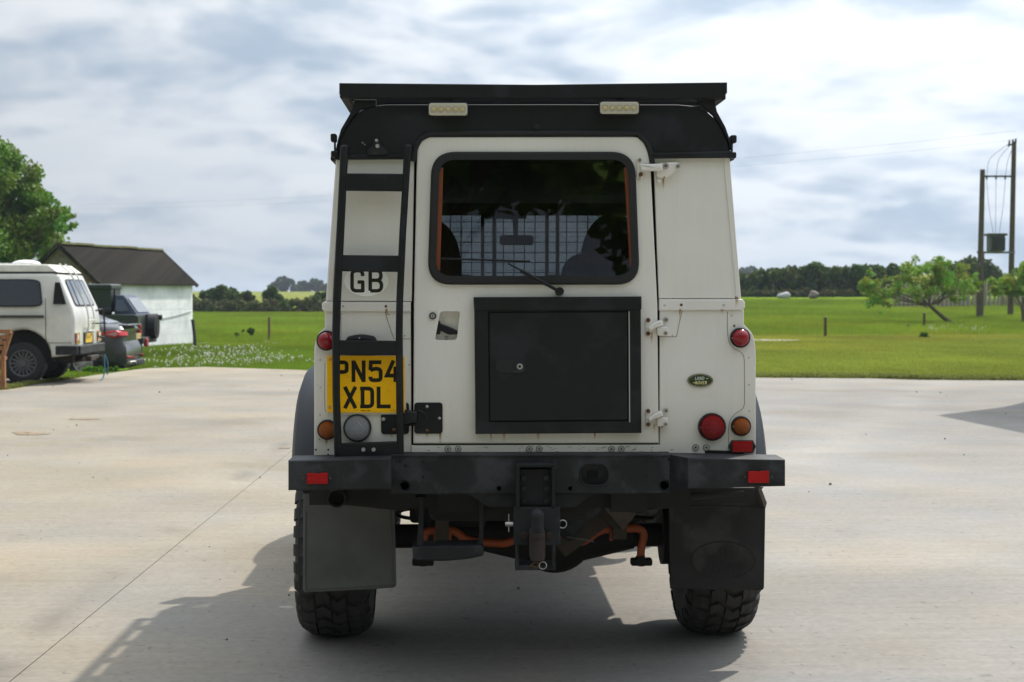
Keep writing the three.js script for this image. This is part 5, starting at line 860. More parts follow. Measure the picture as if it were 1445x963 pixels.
// ---------- barn ----------
M.whitewash = std(0.86, 0.865, 0.87, 0.85, { map: rep(grimeT, 2.2), bumpMap: rep(bumpT, 0.8), bumpScale: 0.01 });
M.stone = std(0.22, 0.18, 0.155, 0.95, { map: rep(grimeT, 0.7), bumpMap: rep(bumpT, 0.6), bumpScale: 0.02 });
M.brick = std(0.28, 0.13, 0.085, 0.95, { map: rep(grimeT, 0.4) });
M.roofing = std(0.078, 0.074, 0.070, 0.95, { specularIntensity: 0.25, map: rep(roofT, 2.4), bumpMap: rep(bumpT, 0.3), bumpScale: 0.01 });
M.lichen = std(0.20, 0.19, 0.07, 0.95, { map: rep(grimeT, 0.5) });
{
  const gy = -0.28, dR = (1.49 - gy) * F / (488 - HOR), dL = dR / 1.15, A = CU(137, dL), B = CU(271.5, dR), dir = B.clone().sub(A), L = dir.length(); dir.normalize();
  const back = V3(dir.z, 0, -dir.x), b2 = back.dot(FWD) > 0 ? back : back.negate(), w = 1.2, eave = 2.12, ridge = 3.27;
  const o = A.clone().setY(gy), t = thing('barn', 'low whitewashed barn with a dark corrugated roof at left', 'barn', o.toArray());
  const at = (s, q, y) => V3(A.x + dir.x * s + b2.x * q, gy + y, A.z + dir.z * s + b2.z * q);
  const quad = (...p) => { const g = new THREE.BufferGeometry(); const v = []; for (let i = 1; i + 1 < p.length; i++) v.push(p[0], p[i], p[i + 1]); g.setFromPoints(v); g.computeVertexNormals(); return g; };
  // walls with thickness: front, back, two gables
  const wallBox = (s0, s1, q0, q1, y0, y1) => { const c = [[s0, q0], [s1, q0], [s1, q1], [s0, q1]]; return [quad(...c.map(([s, q]) => at(s, q, y1))), quad(...c.map(([s, q]) => at(s, q, y0)).reverse()), ...c.map(([s, q], i) => { const [s2, q2] = c[(i + 1) % 4]; return quad(at(s, q, y0), at(s2, q2, y0), at(s2, q2, y1), at(s, q, y1)); })]; };
  part(t, 'wall', [...wallBox(0, L, 0, 0.25, -0.3, eave)], M.whitewash, { label: 'whitewashed long wall' });
  part(t, 'wall', [...wallBox(0, L, 2 * w - 0.25, 2 * w, -0.3, eave)], M.stone);
  for (const [s0, s1] of [[0, 0.25], [L - 0.25, L]]) part(t, 'gable', [...wallBox(s0 - 0.002, s1 + 0.002, 0.25, 2 * w - 0.25, -0.3, eave), quad(at(s0 - 0.002, 0.05, eave), at(s0 - 0.002, w, ridge - 0.08), at(s0 - 0.002, 2 * w - 0.05, eave)), quad(at(s1 + 0.002, 0.05, eave), at(s1 + 0.002, w, ridge - 0.08), at(s1 + 0.002, 2 * w - 0.05, eave))], M.stone);
  // brick courses showing at the near verge
  const r = rng(14);
  for (let i = 0; i < 13; i++) { const k = i / 13; part(t, 'brick', [beam(at(-0.03, 0.02 + k * (w - 0.1), eave - 0.10 + k * (ridge - eave) - 0.05 * r()), at(-0.03, 0.10 + k * (w - 0.1), eave - 0.10 + (k + 0.06) * (ridge - eave)), 0.05, 0.07)], i % 3 ? M.brick : M.stone); }
  // block joints in the white wall
  for (let c = 1; c < 5; c++) part(t, 'joint', [beam(at(0.02, -0.001, c * 0.42), at(L - 0.02, -0.001, c * 0.42), 0.004, 0.006)], std(0.5, 0.52, 0.53, 0.95));
  for (const s of [1]) { // corrugated slopes
    const slope = (q0, y0, q1, y1) => { const pos = [], idx = [], N = Math.round(L / 0.075) * 4, over = 0.10, nrm = V3(0, 0, 0); void nrm; for (let i = 0; i <= N; i++) { const ss = -over + (L + 2 * over) * i / N, dz = 0.022 * Math.sin(i / 4 * 2 * Math.PI); for (let j = 0; j <= 1; j++) for (const th of [0, 0.02]) { const p = at(ss, mix(q0, q1, j), mix(y0, y1, j) + dz + th); pos.push(p.x, p.y, p.z); } }
      for (let i = 0; i < N; i++) { const a = i * 4; idx.push(a + 1, a + 5, a + 3, a + 3, a + 5, a + 7, a, a + 2, a + 4, a + 2, a + 6, a + 4, a, a + 4, a + 1, a + 4, a + 5, a + 1, a + 2, a + 3, a + 6, a + 6, a + 3, a + 7); }
      const g = new THREE.BufferGeometry(); g.setAttribute('position', new THREE.Float32BufferAttribute(pos, 3)); g.setIndex(idx); g.computeVertexNormals(); return g; };
    const rf = part(t, 'roof', [slope(-0.14, eave - 0.06, w, ridge), slope(2 * w + 0.14, eave - 0.06, w, ridge)], M.roofing); void s;
    for (let k = 0; k < 7; k++) part(rf, 'ridge_cap', [beam(at(-0.08 + k * (L + 0.16) / 7, w, ridge + 0.02 + 0.012 * Math.sin(k * 2)), at(-0.08 + (k + 1) * (L + 0.16) / 7 - 0.01, w, ridge + 0.02 + 0.012 * Math.sin(k * 2)), 0.24, 0.06)], M.lichen);
    for (const ss of [-0.11, L + 0.11]) for (const q of [-0.15, 2 * w + 0.15]) part(rf, 'barge_board', [beam(at(ss, q, eave - 0.09), at(ss, w, ridge - 0.02), 0.03, 0.12)], M.roofing);
  }
  part(t, 'wall_cable', [tube([at(L * 0.12, -0.02, 0.78), at(L * 0.4, -0.02, 0.86), at(L * 0.75, -0.02, 1.02), at(L * 0.98, -0.02, 1.18)], 0.012, 30, 5)], std(0.35, 0.38, 0.40, 0.8));
}
// ---------- parked vehicles (built nose to -x, rear at x = 0, near side +z, then set down) ----------
function place(t, p, turn = 0) { t.position.copy(p); t.rotation.y = -YAW + turn; }
function extr(poly, w, bev, holes = []) { // side profile (x, y) extruded across the car
  const s = new THREE.Shape(poly.map(([x, y]) => new THREE.Vector2(x, y))); for (const [hx, hy, hr] of holes) { const h = new THREE.Path(); h.absarc(hx, hy, hr, 0, Math.PI * 2, true); s.holes.push(h); }
  return toCreasedNormals(new THREE.ExtrudeGeometry(s, { depth: w - 2 * bev, bevelEnabled: true, bevelSize: bev, bevelThickness: bev, bevelOffset: -bev, bevelSegments: 4, curveSegments: 20 }).translate(0, 0, -(w - 2 * bev) / 2), 0.55);
}
const warp = (g, f) => { const p = g.attributes.position; for (let i = 0; i < p.count; i++) { const [x, y, z] = f(p.getX(i), p.getY(i), p.getZ(i)); p.setXYZ(i, x, y, z); } const q = g.index ? g.toNonIndexed() : g; return toCreasedNormals(q, 0.5); };
function panel(q, th = 0.006) {  // a thin pane over four corners, standing th proud along its normal
  const n = q[1].clone().sub(q[0]).cross(q[3].clone().sub(q[0])).normalize(), o = q.map((p) => p.clone().addScaledVector(n, th)), v = [], f = (a, b, c, d) => v.push(a, b, c, a, c, d); f(...o); f(q[3], q[2], q[1], q[0]); for (let i = 0; i < 4; i++) { const j = (i + 1) % 4; f(q[i], q[j], o[j], o[i]); }
  const g = new THREE.BufferGeometry().setFromPoints(v); g.computeVertexNormals(); return g;
}
function roundPanel(q, r, th = 0.006) { // the same with rounded corners (r as a share of the side)
  const bil = (s, t) => q[0].clone().lerp(q[1], s).lerp(q[3].clone().lerp(q[2], s), t), pts = round([[0, 0], [1, 0], [1, 1], [0, 1]], r, 4).map(([s, t]) => bil(s, t)), n = q[1].clone().sub(q[0]).cross(q[3].clone().sub(q[0])).normalize(), o = pts.map((p) => p.clone().addScaledVector(n, th)), c = bil(0.5, 0.5).addScaledVector(n, th), v = [];
  for (let i = 0; i < pts.length; i++) { const j = (i + 1) % pts.length; v.push(c, o[i], o[j], pts[i], pts[j], o[j], pts[i], o[j], o[i]); } const g = new THREE.BufferGeometry().setFromPoints(v); g.computeVertexNormals(); return g;
}
function wheelAt(t, x, z, r, w, style, mats = {}) {
  const s = Math.sign(z), ty = part(t, 'wheel', [new THREE.LatheGeometry([[r * 0.6, -w / 2], [r * 0.9, -w / 2 - 0.008], [r * 0.985, -w * 0.36], [r, 0], [r * 0.985, w * 0.36], [r * 0.9, w / 2 + 0.008], [r * 0.6, w / 2]].map(([a, b]) => new THREE.Vector2(a, b)), 36).rotateX(Math.PI / 2).translate(x, r, z)], M.rubber);
  const rm = style === 'alloy' ? M.zinc : std(0.085, 0.087, 0.09, 0.4);
  part(ty, 'rim', [new THREE.TorusGeometry(r * 0.6, r * 0.045, 8, 36).translate(x, r, z + s * w * 0.45), new THREE.CylinderGeometry(r * 0.58, r * 0.58, 0.02, 30).rotateX(Math.PI / 2).translate(x, r, z + s * w * 0.1), new THREE.CylinderGeometry(r * 0.16, r * 0.2, 0.06, 18).rotateX(Math.PI / 2).translate(x, r, z + s * w * 0.36),
    ...Array.from({ length: style === 'alloy' ? 10 : 16 }, (_, i) => { const a = i / (style === 'alloy' ? 10 : 16) * 6.283; return beam(V3(x + Math.cos(a) * r * 0.16, r + Math.sin(a) * r * 0.16, z + s * w * 0.38), V3(x + Math.cos(a) * r * 0.59, r + Math.sin(a) * r * 0.59, z + s * w * 0.42), r * 0.055, 0.03); })], rm); void mats;
}
// the white camper van
{
  const t = thing('camper_van', 'old white camper van with a raised roof, nearest of the parked vehicles at left', 'van');
  const paint = std(0.70, 0.69, 0.64, 0.35, { map: rep(grimeT, 1.4), clearcoat: 0.5, clearcoatRoughness: 0.2 }), W = 1.84;
  const tum = (x, y, z) => [x, y, z * (1 - 0.115 * sstep(1.15, 1.95, y)) * (1 - 0.03 * sstep(-0.3, 0, x))];
  const bodyP = [[-0.03, 0.50], [0, 0.62], [0, 1.10], [-0.03, 1.27], [-0.27, 1.82], [-0.36, 1.86], [-3.75, 1.84], [-4.2, 1.30], [-4.42, 1.0], [-4.5, 0.7], [-4.46, 0.46], [-3.75, 0.46]];
  const arch = (x) => Array.from({ length: 15 }, (_, i) => { const a = i / 14 * Math.PI; return [x - 0.47 * Math.cos(a), 0.46 + 0.46 * Math.sin(a)]; });
  const prof = [...bodyP, ...arch(-3.3), ...arch(-0.86), [-0.36, 0.46]];
  part(t, 'body', [warp(extr(prof, W, 0.06), tum)], paint);
  part(t, 'wheel_house', [box(-0.86, 0.62, 0, 0.92, 0.5, W - 0.3), box(-3.3, 0.62, 0, 0.92, 0.5, W - 0.3)], M.gap);
  part(t, 'underbody', [box(-2.1, 0.42, 0, 4.0, 0.14, 1.3)], M.under);
  const T = (x, y, z) => V3(...tum(x, y, z));
  const rf = part(t, 'pop_top_roof', [warp(extr([[-0.29, 1.87], [-0.46, 2.0], [-3.2, 2.02], [-3.75, 1.9], [-3.75, 1.87]], 1.60, 0.03), (x, y, z) => [x, y, z * (1 - 0.25 * (y - 1.87))])], std(0.68, 0.66, 0.58, 0.5, { map: rep(grimeT, 0.8) }));
  part(rf, 'roof_seal', [warp(extr([[-0.30, 1.855], [-0.30, 1.875], [-3.75, 1.875], [-3.75, 1.845]], 1.61, 0.004), (x, y, z) => [x, y, z])], M.under);
  part(t, 'roof_dome', [new THREE.SphereGeometry(0.2, 20, 10, 0, 6.283, 0, 1.6).scale(1.2, 0.35, 1).translate(-0.95, 2.015, 0.3), box(-1.1, 2.01, 0.3, 0.5, 0.03, 0.4, 0.01)], std(0.7, 0.68, 0.66, 0.4));
  for (const s of [1, -1]) {
    const sidePane = (x0, x1, y0, y1, sk = 0, r = 0.16) => { const z = W / 2 + 0.001, q = [T(x1, y0, s * z), T(x0, y0, s * z), T(x0 - sk, y1, s * z), T(x1 + sk * 0.2, y1, s * z)]; if (s > 0) return roundPanel([q[1], q[0], q[3], q[2]].map((p) => p), r, 0.006) && [roundPanel(s > 0 ? [T(x0, y0, z), T(x1, y0, z), T(x1 - sk, y1, z), T(x0 + 0.02, y1, z)] : q, r, 0.008)]; return [roundPanel([T(x1, y0, -z), T(x0, y0, -z), T(x0 + 0.02, y1, -z), T(x1 - sk, y1, -z)], r, 0.008)]; };
    for (const [a, b, c] of [[-1.75, -0.54, 0.06], [-3.0, -1.85, 0.0], [-3.95, -3.12, 0.0]]) { const w = part(t, 'window', sidePane(a - 0.025, b + 0.025, 1.295, 1.755, c), M.rubber); part(w, 'pane', sidePane(a, b, 1.32, 1.735, c, 0.15).map((g) => g.translate(0, 0, s * 0.005)), M.glassDark); }
    part(t, 'vent', sidePane(-0.35, -0.14, 1.34, 1.70, 0.11, 0.05), M.gap);
    part(t, 'trim_strip', [box(-2.0, 1.135, s * (W / 2 + 0.003), 3.0, 0.045, 0.02)], std(0.05, 0.045, 0.035, 0.6));
    part(t, 'panel_joint', [box(-0.47, 0.98, s * (W / 2 + 0.0005), 0.008, 0.92, 0.006), box(-1.95, 1.1, s * (W / 2 + 0.0005), 0.008, 1.1, 0.006), box(-0.6, 0.70, s * (W / 2 + 0.0005), 1.1, 0.007, 0.004)], M.gap);
  }
  // the back: screen split by a bar, ladder, lamps, plate, bumper
  const back = (y, z, off = 0.004) => { const x = y < 1.27 ? -0.03 * sstep(1.1, 1.27, y) : mix(-0.03, -0.27, (y - 1.27) / 0.55); return T(x + off, y, z); };
  const rw = part(t, 'rear_window', [roundPanel([back(1.30, 0.70), back(1.30, -0.70), back(1.755, -0.70), back(1.755, 0.70)], 0.12, 0.008)], M.rubber); part(rw, 'pane', [roundPanel([back(1.325, 0.66, 0.012), back(1.325, -0.66, 0.012), back(1.735, -0.66, 0.012), back(1.735, 0.66, 0.012)], 0.12, 0.006)], M.glassDark);
  const ld = part(t, 'ladder', [0.24, -0.18].map((z) => tube([back(0.80, z, 0.03), back(1.0, z, 0.07), back(1.25, z, 0.07), back(1.6, z, 0.06), back(1.85, z, 0.05), V3(-0.42, 2.02, z * 0.9)], 0.013, 40, 6)), std(0.55, 0.55, 0.52, 0.4));
  part(ld, 'rung', [0.88, 1.06].map((y) => rod(back(y, 0.24, 0.07), back(y, -0.18, 0.07), 0.012)), std(0.55, 0.55, 0.52, 0.4));
  part(t, 'rack', [tube([back(1.22, -0.35, 0.08), back(1.22, -0.55, 0.16), back(0.78, -0.55, 0.16), back(0.78, -0.35, 0.08)], 0.016, 30, 6), rod(back(1.0, -0.3, 0.02), back(1.0, -0.6, 0.17), 0.014)], M.black);
  for (const z of [0.78, -0.78]) { const l = part(t, 'tail_lamp', [panel([back(0.68, z + 0.12, 0.002), back(0.68, z - 0.12, 0.002), back(0.86, z - 0.12, 0.002), back(0.86, z + 0.12, 0.002)], 0.02)], std(0.30, 0.03, 0.015, 0.25, { clearcoat: 1 })); part(l, 'reversing_lens', [panel([back(0.76, z + 0.05, 0.022), back(0.76, z - 0.05, 0.022), back(0.84, z - 0.05, 0.022), back(0.84, z + 0.05, 0.022)], 0.004)], std(0.7, 0.6, 0.55, 0.2)); }
  const pf = part(t, 'plate_holder', [panel([back(0.66, 0.34, 0), back(0.66, -0.34, 0), back(0.86, -0.34, 0), back(0.86, 0.34, 0)], 0.012)], M.rubber); part(pf, 'number_plate', [panel([back(0.68, 0.24, 0.013), back(0.68, -0.24, 0.013), back(0.84, -0.24, 0.013), back(0.84, 0.24, 0.013)], 0.006)], std(0.72, 0.45, 0.06, 0.4));
  part(t, 'bumper', [box(0.03, 0.575, 0, 0.12, 0.15, 1.76, 0.02), box(-0.13, 0.575, 0.9, 0.36, 0.15, 0.10, 0.02), box(-0.13, 0.575, -0.9, 0.36, 0.15, 0.10, 0.02)], M.frame);
  part(t, 'tow_bar', [box(0.0, 0.42, 0.1, 0.30, 0.09, 0.6, 0.02), rod(V3(0.0, 0.38, 0), V3(0.2, 0.40, 0), 0.025), new THREE.SphereGeometry(0.035, 12, 8).translate(0.22, 0.43, 0), rod(V3(-0.3, 0.40, 0.3), V3(0.05, 0.42, 0.5), 0.04)], M.rusty);
  part(t, 'tow_strap', [tube([V3(0.2, 0.46, -0.3), V3(0.215, 0.2, -0.28), V3(0.20, 0.06, -0.22), V3(0.17, 0.02, -0.1)], 0.012, 24, 6), tube([V3(0.2, 0.46, -0.35), V3(0.24, 0.3, -0.4), V3(0.23, 0.1, -0.42)], 0.012, 24, 6)], std(0.06, 0.16, 0.22, 0.8));
  for (const x of [-0.86, -3.3]) for (const z of [0.76, -0.76]) wheelAt(t, x, z, 0.36, 0.24, 'steel');
  place(t, C(-7.27, 26.12, -0.02), 0.035);
}
// the grey saloon
function saloon(label) {
  const t = thing('saloon_car', label, 'car'), W = 1.85, paint = std(0.05, 0.052, 0.058, 0.4, { metalness: 0.2, clearcoat: 0.35, clearcoatRoughness: 0.08 });
  const tum = (x, y, z) => [x - 0.22 * Math.pow(Math.abs(z) / 0.92, 3) * sstep(-1.2, 0, x) + 0.25 * Math.pow(Math.abs(z) / 0.92, 3) * sstep(-3.9, -4.8, x), y, z * (1 - 0.30 * sstep(0.92, 1.50, y)) * (1 - 0.06 * sstep(0.5, 0.2, y))];
  const arch = (x) => Array.from({ length: 13 }, (_, i) => { const a = i / 12 * Math.PI; return [x - 0.37 * Math.cos(a), 0.24 + 0.44 * Math.sin(a)]; });
  const prof = [[-0.06, 0.24], [0.0, 0.42], [0.0, 0.62], [-0.07, 0.76], [-0.05, 1.02], [-0.12, 1.09], [-0.45, 1.12], [-1.0, 1.32], [-1.6, 1.46], [-2.2, 1.48], [-2.8, 1.38], [-3.55, 1.0], [-4.3, 0.88], [-4.75, 0.72], [-4.85, 0.5], [-4.78, 0.24], ...arch(-3.9).map((q) => q), ...arch(-1.02)];
  const T = (x, y, z) => V3(...tum(x, y, z));
  part(t, 'body', [warp(extr(prof, W, 0.13), tum)], paint);
  part(t, 'underbody', [box(-2.4, 0.3, 0, 4.4, 0.22, 1.5), box(-1.02, 0.45, 0, 0.74, 0.4, 1.5), box(-3.9, 0.45, 0, 0.74, 0.4, 1.5)], M.gap);
  part(t, 'boot_spoiler', [warp(box(-0.10, 1.105, 0, 0.22, 0.03, 1.5, 0.012), tum)], paint);
  const top = (x) => (x > -1.0 ? mix(1.12, 1.32, (x + 0.45) / -0.55) : mix(1.32, 1.46, (x + 1.0) / -0.6));
  part(t, 'rear_window', [panel([T(-0.52, top(-0.52) - 0.005, 0.70), T(-0.52, top(-0.52) - 0.005, -0.70), T(-1.5, top(-1.5) - 0.01, -0.80), T(-1.5, top(-1.5) - 0.01, 0.80)], 0.015)], M.glassDark);
  for (const s of [1, -1]) {
    const q = (x0, x1, y0, y1a, y1b) => { const z = s * (W / 2 - 0.004), c = [T(x0, y0, z), T(x1, y0, z), T(x1, y1b, z * 1.0), T(x0, y1a, z)]; return [panel(s > 0 ? c : [c[1], c[0], c[3], c[2]], 0.01)]; };
    part(t, 'side_window', q(-1.9, -0.85, 1.0, 1.34, 1.14), M.glassDark); part(t, 'side_window', q(-3.1, -1.95, 0.98, 1.12, 1.36), M.glassDark);
    const tl = [[-0.56, 0.93], [-0.12, 0.855], [-0.02, 0.90], [-0.04, 0.965], [-0.10, 0.995], [-0.28, 0.985]];
    const sh = new THREE.Shape(tl.map(([x, y]) => new THREE.Vector2(x, y))), g = warp(new THREE.ExtrudeGeometry(sh, { depth: 0.22, bevelEnabled: true, bevelSize: 0.008, bevelThickness: 0.012, bevelSegments: 2 }).translate(0, 0, s > 0 ? W / 2 - 0.205 : -W / 2 - 0.015), tum);
    const l = part(t, 'tail_lamp', [g], std(0.5, 0.012, 0.012, 0.35, { clearcoat: 0.3, clearcoatRoughness: 0.2 }));
    const sh2 = new THREE.Shape([[-0.32, 0.925], [-0.12, 0.885], [-0.06, 0.92], [-0.11, 0.965]].map(([x, y]) => new THREE.Vector2(x, y))); part(l, 'clear_lens', [warp(new THREE.ExtrudeGeometry(sh2, { depth: 0.215, bevelEnabled: true, bevelSize: 0.004, bevelThickness: 0.016, bevelSegments: 2 }).translate(0, 0, s > 0 ? W / 2 - 0.195 : -W / 2 - 0.02), (x, y, z) => tum(x + 0.012, y, z))], std(0.42, 0.25, 0.25, 0.6));
    part(t, 'rear_reflector', [warp(box(-0.02, 0.43, s * 0.66, 0.06, 0.05, 0.24, 0.01), tum)], std(0.35, 0.02, 0.02, 0.25));
    part(t, 'exhaust_tip', [warp(box(0.0, 0.31, s * 0.62, 0.10, 0.085, 0.26, 0.03), tum)], M.zinc); part(t, 'exhaust_hole', [warp(box(0.006, 0.31, s * 0.62, 0.10, 0.045, 0.19, 0.02), tum)], M.gap);
    part(t, 'door_mirror', [box(-3.0, 1.05, s * 1.0, 0.16, 0.13, 0.2, 0.04)], paint);
    for (const x of [-1.02, -3.9]) wheelAt(t, x, s * 0.80, 0.33, 0.23, 'alloy');
  }
  part(t, 'number_plate', [box(-0.05, 0.86, 0, 0.03, 0.12, 0.52, 0.004)], std(0.42, 0.32, 0.14, 0.5));
  part(t, 'rear_diffuser', [warp(box(-0.04, 0.30, 0, 0.14, 0.12, 1.0, 0.02), tum)], M.rubber);
  return t;
}
{ const t = saloon('dark grey saloon with red tail lamps, parked between white van and dark truck'); place(t, C(-8.03, 32.92, -0.28), 0.05); }
// the dark green-black open truck with a big case on its back
{
  const t = thing('open_truck', 'dark boxy four-wheel-drive truck with a black case on its back, parked nearest the barn', 'truck'), W = 1.7, paint = std(0.028, 0.034, 0.032, 0.4, { map: rep(grimeT, 0.9), clearcoat: 0.4 });
  part(t, 'body', [extr([[0, 0.62], [0, 1.22], [-0.1, 1.26], [-2.6, 1.26], [-2.7, 1.2], [-4.0, 1.15], [-4.05, 0.62], [-3.5, 0.62], [-3.4, 0.95], [-2.75, 0.95], [-2.65, 0.62], [-1.15, 0.62], [-1.05, 0.95], [-0.4, 0.95], [-0.3, 0.62]], W, 0.03)], paint);
  part(t, 'chassis', [box(-2, 0.55, 0, 3.9, 0.16, 1.0)], M.under);
  const hd = part(t, 'canopy', [warp(extr([[-0.02, 1.24], [-0.35, 1.70], [-0.42, 1.76], [-0.64, 1.77], [-0.64, 1.24]], 1.56, 0.04), (x, y, z) => [x, y, z * (1 - 0.14 * sstep(1.3, 1.8, y))])], std(0.03, 0.045, 0.085, 0.7));
  part(hd, 'rear_window', [roundPanel([V3(-0.055, 1.30, 0.66), V3(-0.055, 1.30, -0.66), V3(-0.33, 1.68, -0.60), V3(-0.33, 1.68, 0.60)], 0.1, 0.02)], std(0.10, 0.115, 0.13, 0.25, { clearcoat: 0.5 }));
  part(hd, 'side_window', [roundPanel([V3(-0.60, 1.34, 0.775), V3(-0.25, 1.34, 0.775), V3(-0.42, 1.64, 0.71), V3(-0.60, 1.64, 0.71)], 0.12, 0.012)], std(0.06, 0.075, 0.11, 0.3, { clearcoat: 0.4 }));
  const bx = part(t, 'storage_case', [box(-1.32, 1.68, 0.2, 1.2, 0.74, 1.1, 0.05), box(-1.32, 1.97, 0.2, 1.24, 0.14, 1.14, 0.04)], std(0.018, 0.024, 0.022, 0.5));
  part(bx, 'case_window', [box(-1.55, 1.86, 0.752, 0.34, 0.10, 0.02)], std(0.20, 0.24, 0.24, 0.3)); part(bx, 'catch', [box(-0.71, 1.68, 0.4, 0.03, 0.5, 0.04)], M.black);
  part(t, 'load_roll', [rod(V3(-1.2, 1.34, 0.8), V3(-0.7, 1.34, 0.8), 0.10), rod(V3(-2.6, 1.34, 0.7), V3(-1.3, 1.32, 0.75), 0.09)], M.black);
  const sp = part(t, 'spare_wheel', [new THREE.CylinderGeometry(0.33, 0.33, 0.22, 32).rotateZ(Math.PI / 2).translate(0.13, 0.93, -0.35), box(0.02, 0.95, -0.3, 0.05, 0.6, 0.5)], M.rubber); part(sp, 'rim', [new THREE.CylinderGeometry(0.2, 0.22, 0.02, 24).rotateZ(Math.PI / 2).translate(0.245, 0.93, -0.35)], M.black);
  part(t, 'bumper', [box(0.05, 0.58, 0, 0.14, 0.16, 1.7, 0.02)], M.frame); part(t, 'recovery_jerrycan', [box(0.13, 0.52, 0.52, 0.10, 0.22, 0.22, 0.03)], std(0.30, 0.02, 0.02, 0.5));
  for (const z of [0.72, -0.72]) { part(t, 'tail_lamp', [new THREE.CylinderGeometry(0.07, 0.07, 0.06, 18).rotateZ(Math.PI / 2).translate(0.02, 0.78, z), new THREE.CylinderGeometry(0.05, 0.05, 0.06, 18).rotateZ(Math.PI / 2).translate(0.02, 0.94, z)], std(0.42, 0.03, 0.02, 0.25)); part(t, 'mud_flap', [box(-0.28, 0.35, z, 0.02, 0.36, 0.26)], M.rubber); }
  part(t, 'work_lamp', [new THREE.CylinderGeometry(0.07, 0.07, 0.1, 16).rotateZ(Math.PI / 2).translate(0.26, 1.16, -0.62), rod(V3(0, 1.2, -0.62), V3(0.26, 1.12, -0.62), 0.02)], M.black);
  for (const x of [-0.72, -3.05]) for (const z of [0.72, -0.72]) wheelAt(t, x, z, 0.38, 0.22, 'steel');
  place(t, C(-9.72, 40.4, -0.30), 0.02);
}
// ---------- wooden bench end at the far left ----------
{
  const wood = std(0.34, 0.165, 0.075, 0.7, { map: rep(barkT, 0.3, 1) }), d = 23.2, o = CU(-6, d, 0), t = thing('wooden_bench', 'brown wooden slatted bench cut off by the left edge of the picture', 'bench', o.toArray());
  const at = (u, v, k = 0) => CU(u, d + k, hAt(v, d + k));
  part(t, 'backrest', [beam(at(15, 469, 0), at(4, 502, 0), 0.06, 0.05), beam(at(14, 469, 1.0), at(3, 502, 1.0), 0.06, 0.05)], wood);
  for (let i = 0; i < 4; i++) part(t, 'slat', [beam(at(-30, 468 + i * 8, -0.05 + i * 0.02), at(14.5 - i * 2.6, 468 + i * 8, -0.05 + i * 0.02), 0.03, 0.06)], wood);
  for (const k of [0, 0.5]) part(t, 'leg', [beam(at(3, 500, k), at(3.2, 548, k), 0.07, 0.06)], wood);
  part(t, 'seat', [beam(at(-40, 506, 0.2), at(3, 506, 0.2), 0.4, 0.05)], wood);
}
// ---------- posts, poles, wires, fence ----------
const woodPost = std(0.13, 0.09, 0.06, 0.9, { map: rep(barkT, 0.15, 0.6) });
function post(u, v0, v1, dep, w, label, mat = woodPost, lean = 0) { const o = onG(u, dep), y1 = hAt(v0, dep), p = V3(o.x + lean, y1, o.z); void v1; return single('fence_post', [beam(V3(o.x, o.y - 0.15, o.z), p, w, w), new THREE.ConeGeometry(w * 0.7, w * 0.5, 4).rotateY(0.785).translate(p.x, p.y + w * 0.25, p.z)], mat, label, 'post', { group: 'short posts in the grass' }); }
post(379.5, 448, 476, 56.8, 0.085, 'short brown post in the left field, right of the barn'); post(1165, 448, 475, 53.5, 0.085, 'short brown post on the lawn, halfway between vehicle and leaning tree'); post(1304.5, 442, 463, 66, 0.09, 'short brown post just left of the leaning tree\'s trunk');
post(1282, 458, 465, 64, 0.06, 'tiny weathered stub well left of the leaning tree\'s trunk', woodPost); post(1444.5, 419, 457, 78, 0.14, 'grey post at the right edge under the young tree', M.barkGrey); post(1091, 402, 416, 128, 0.12, 'thin pale stake in front of the long hedge', M.barkGrey);
{ const d = 49, o = onG(275, d), a = CU(271.5, d, hAt(451, d)); single('drain_pipe_post', [tube([V3(o.x, o.y - 0.1, o.z), CU(274, d, hAt(475, d)), a], 0.055, 12, 8)], std(0.03, 0.032, 0.034, 0.6), 'black leaning pipe post at the corner of the whitewashed barn', 'post'); }
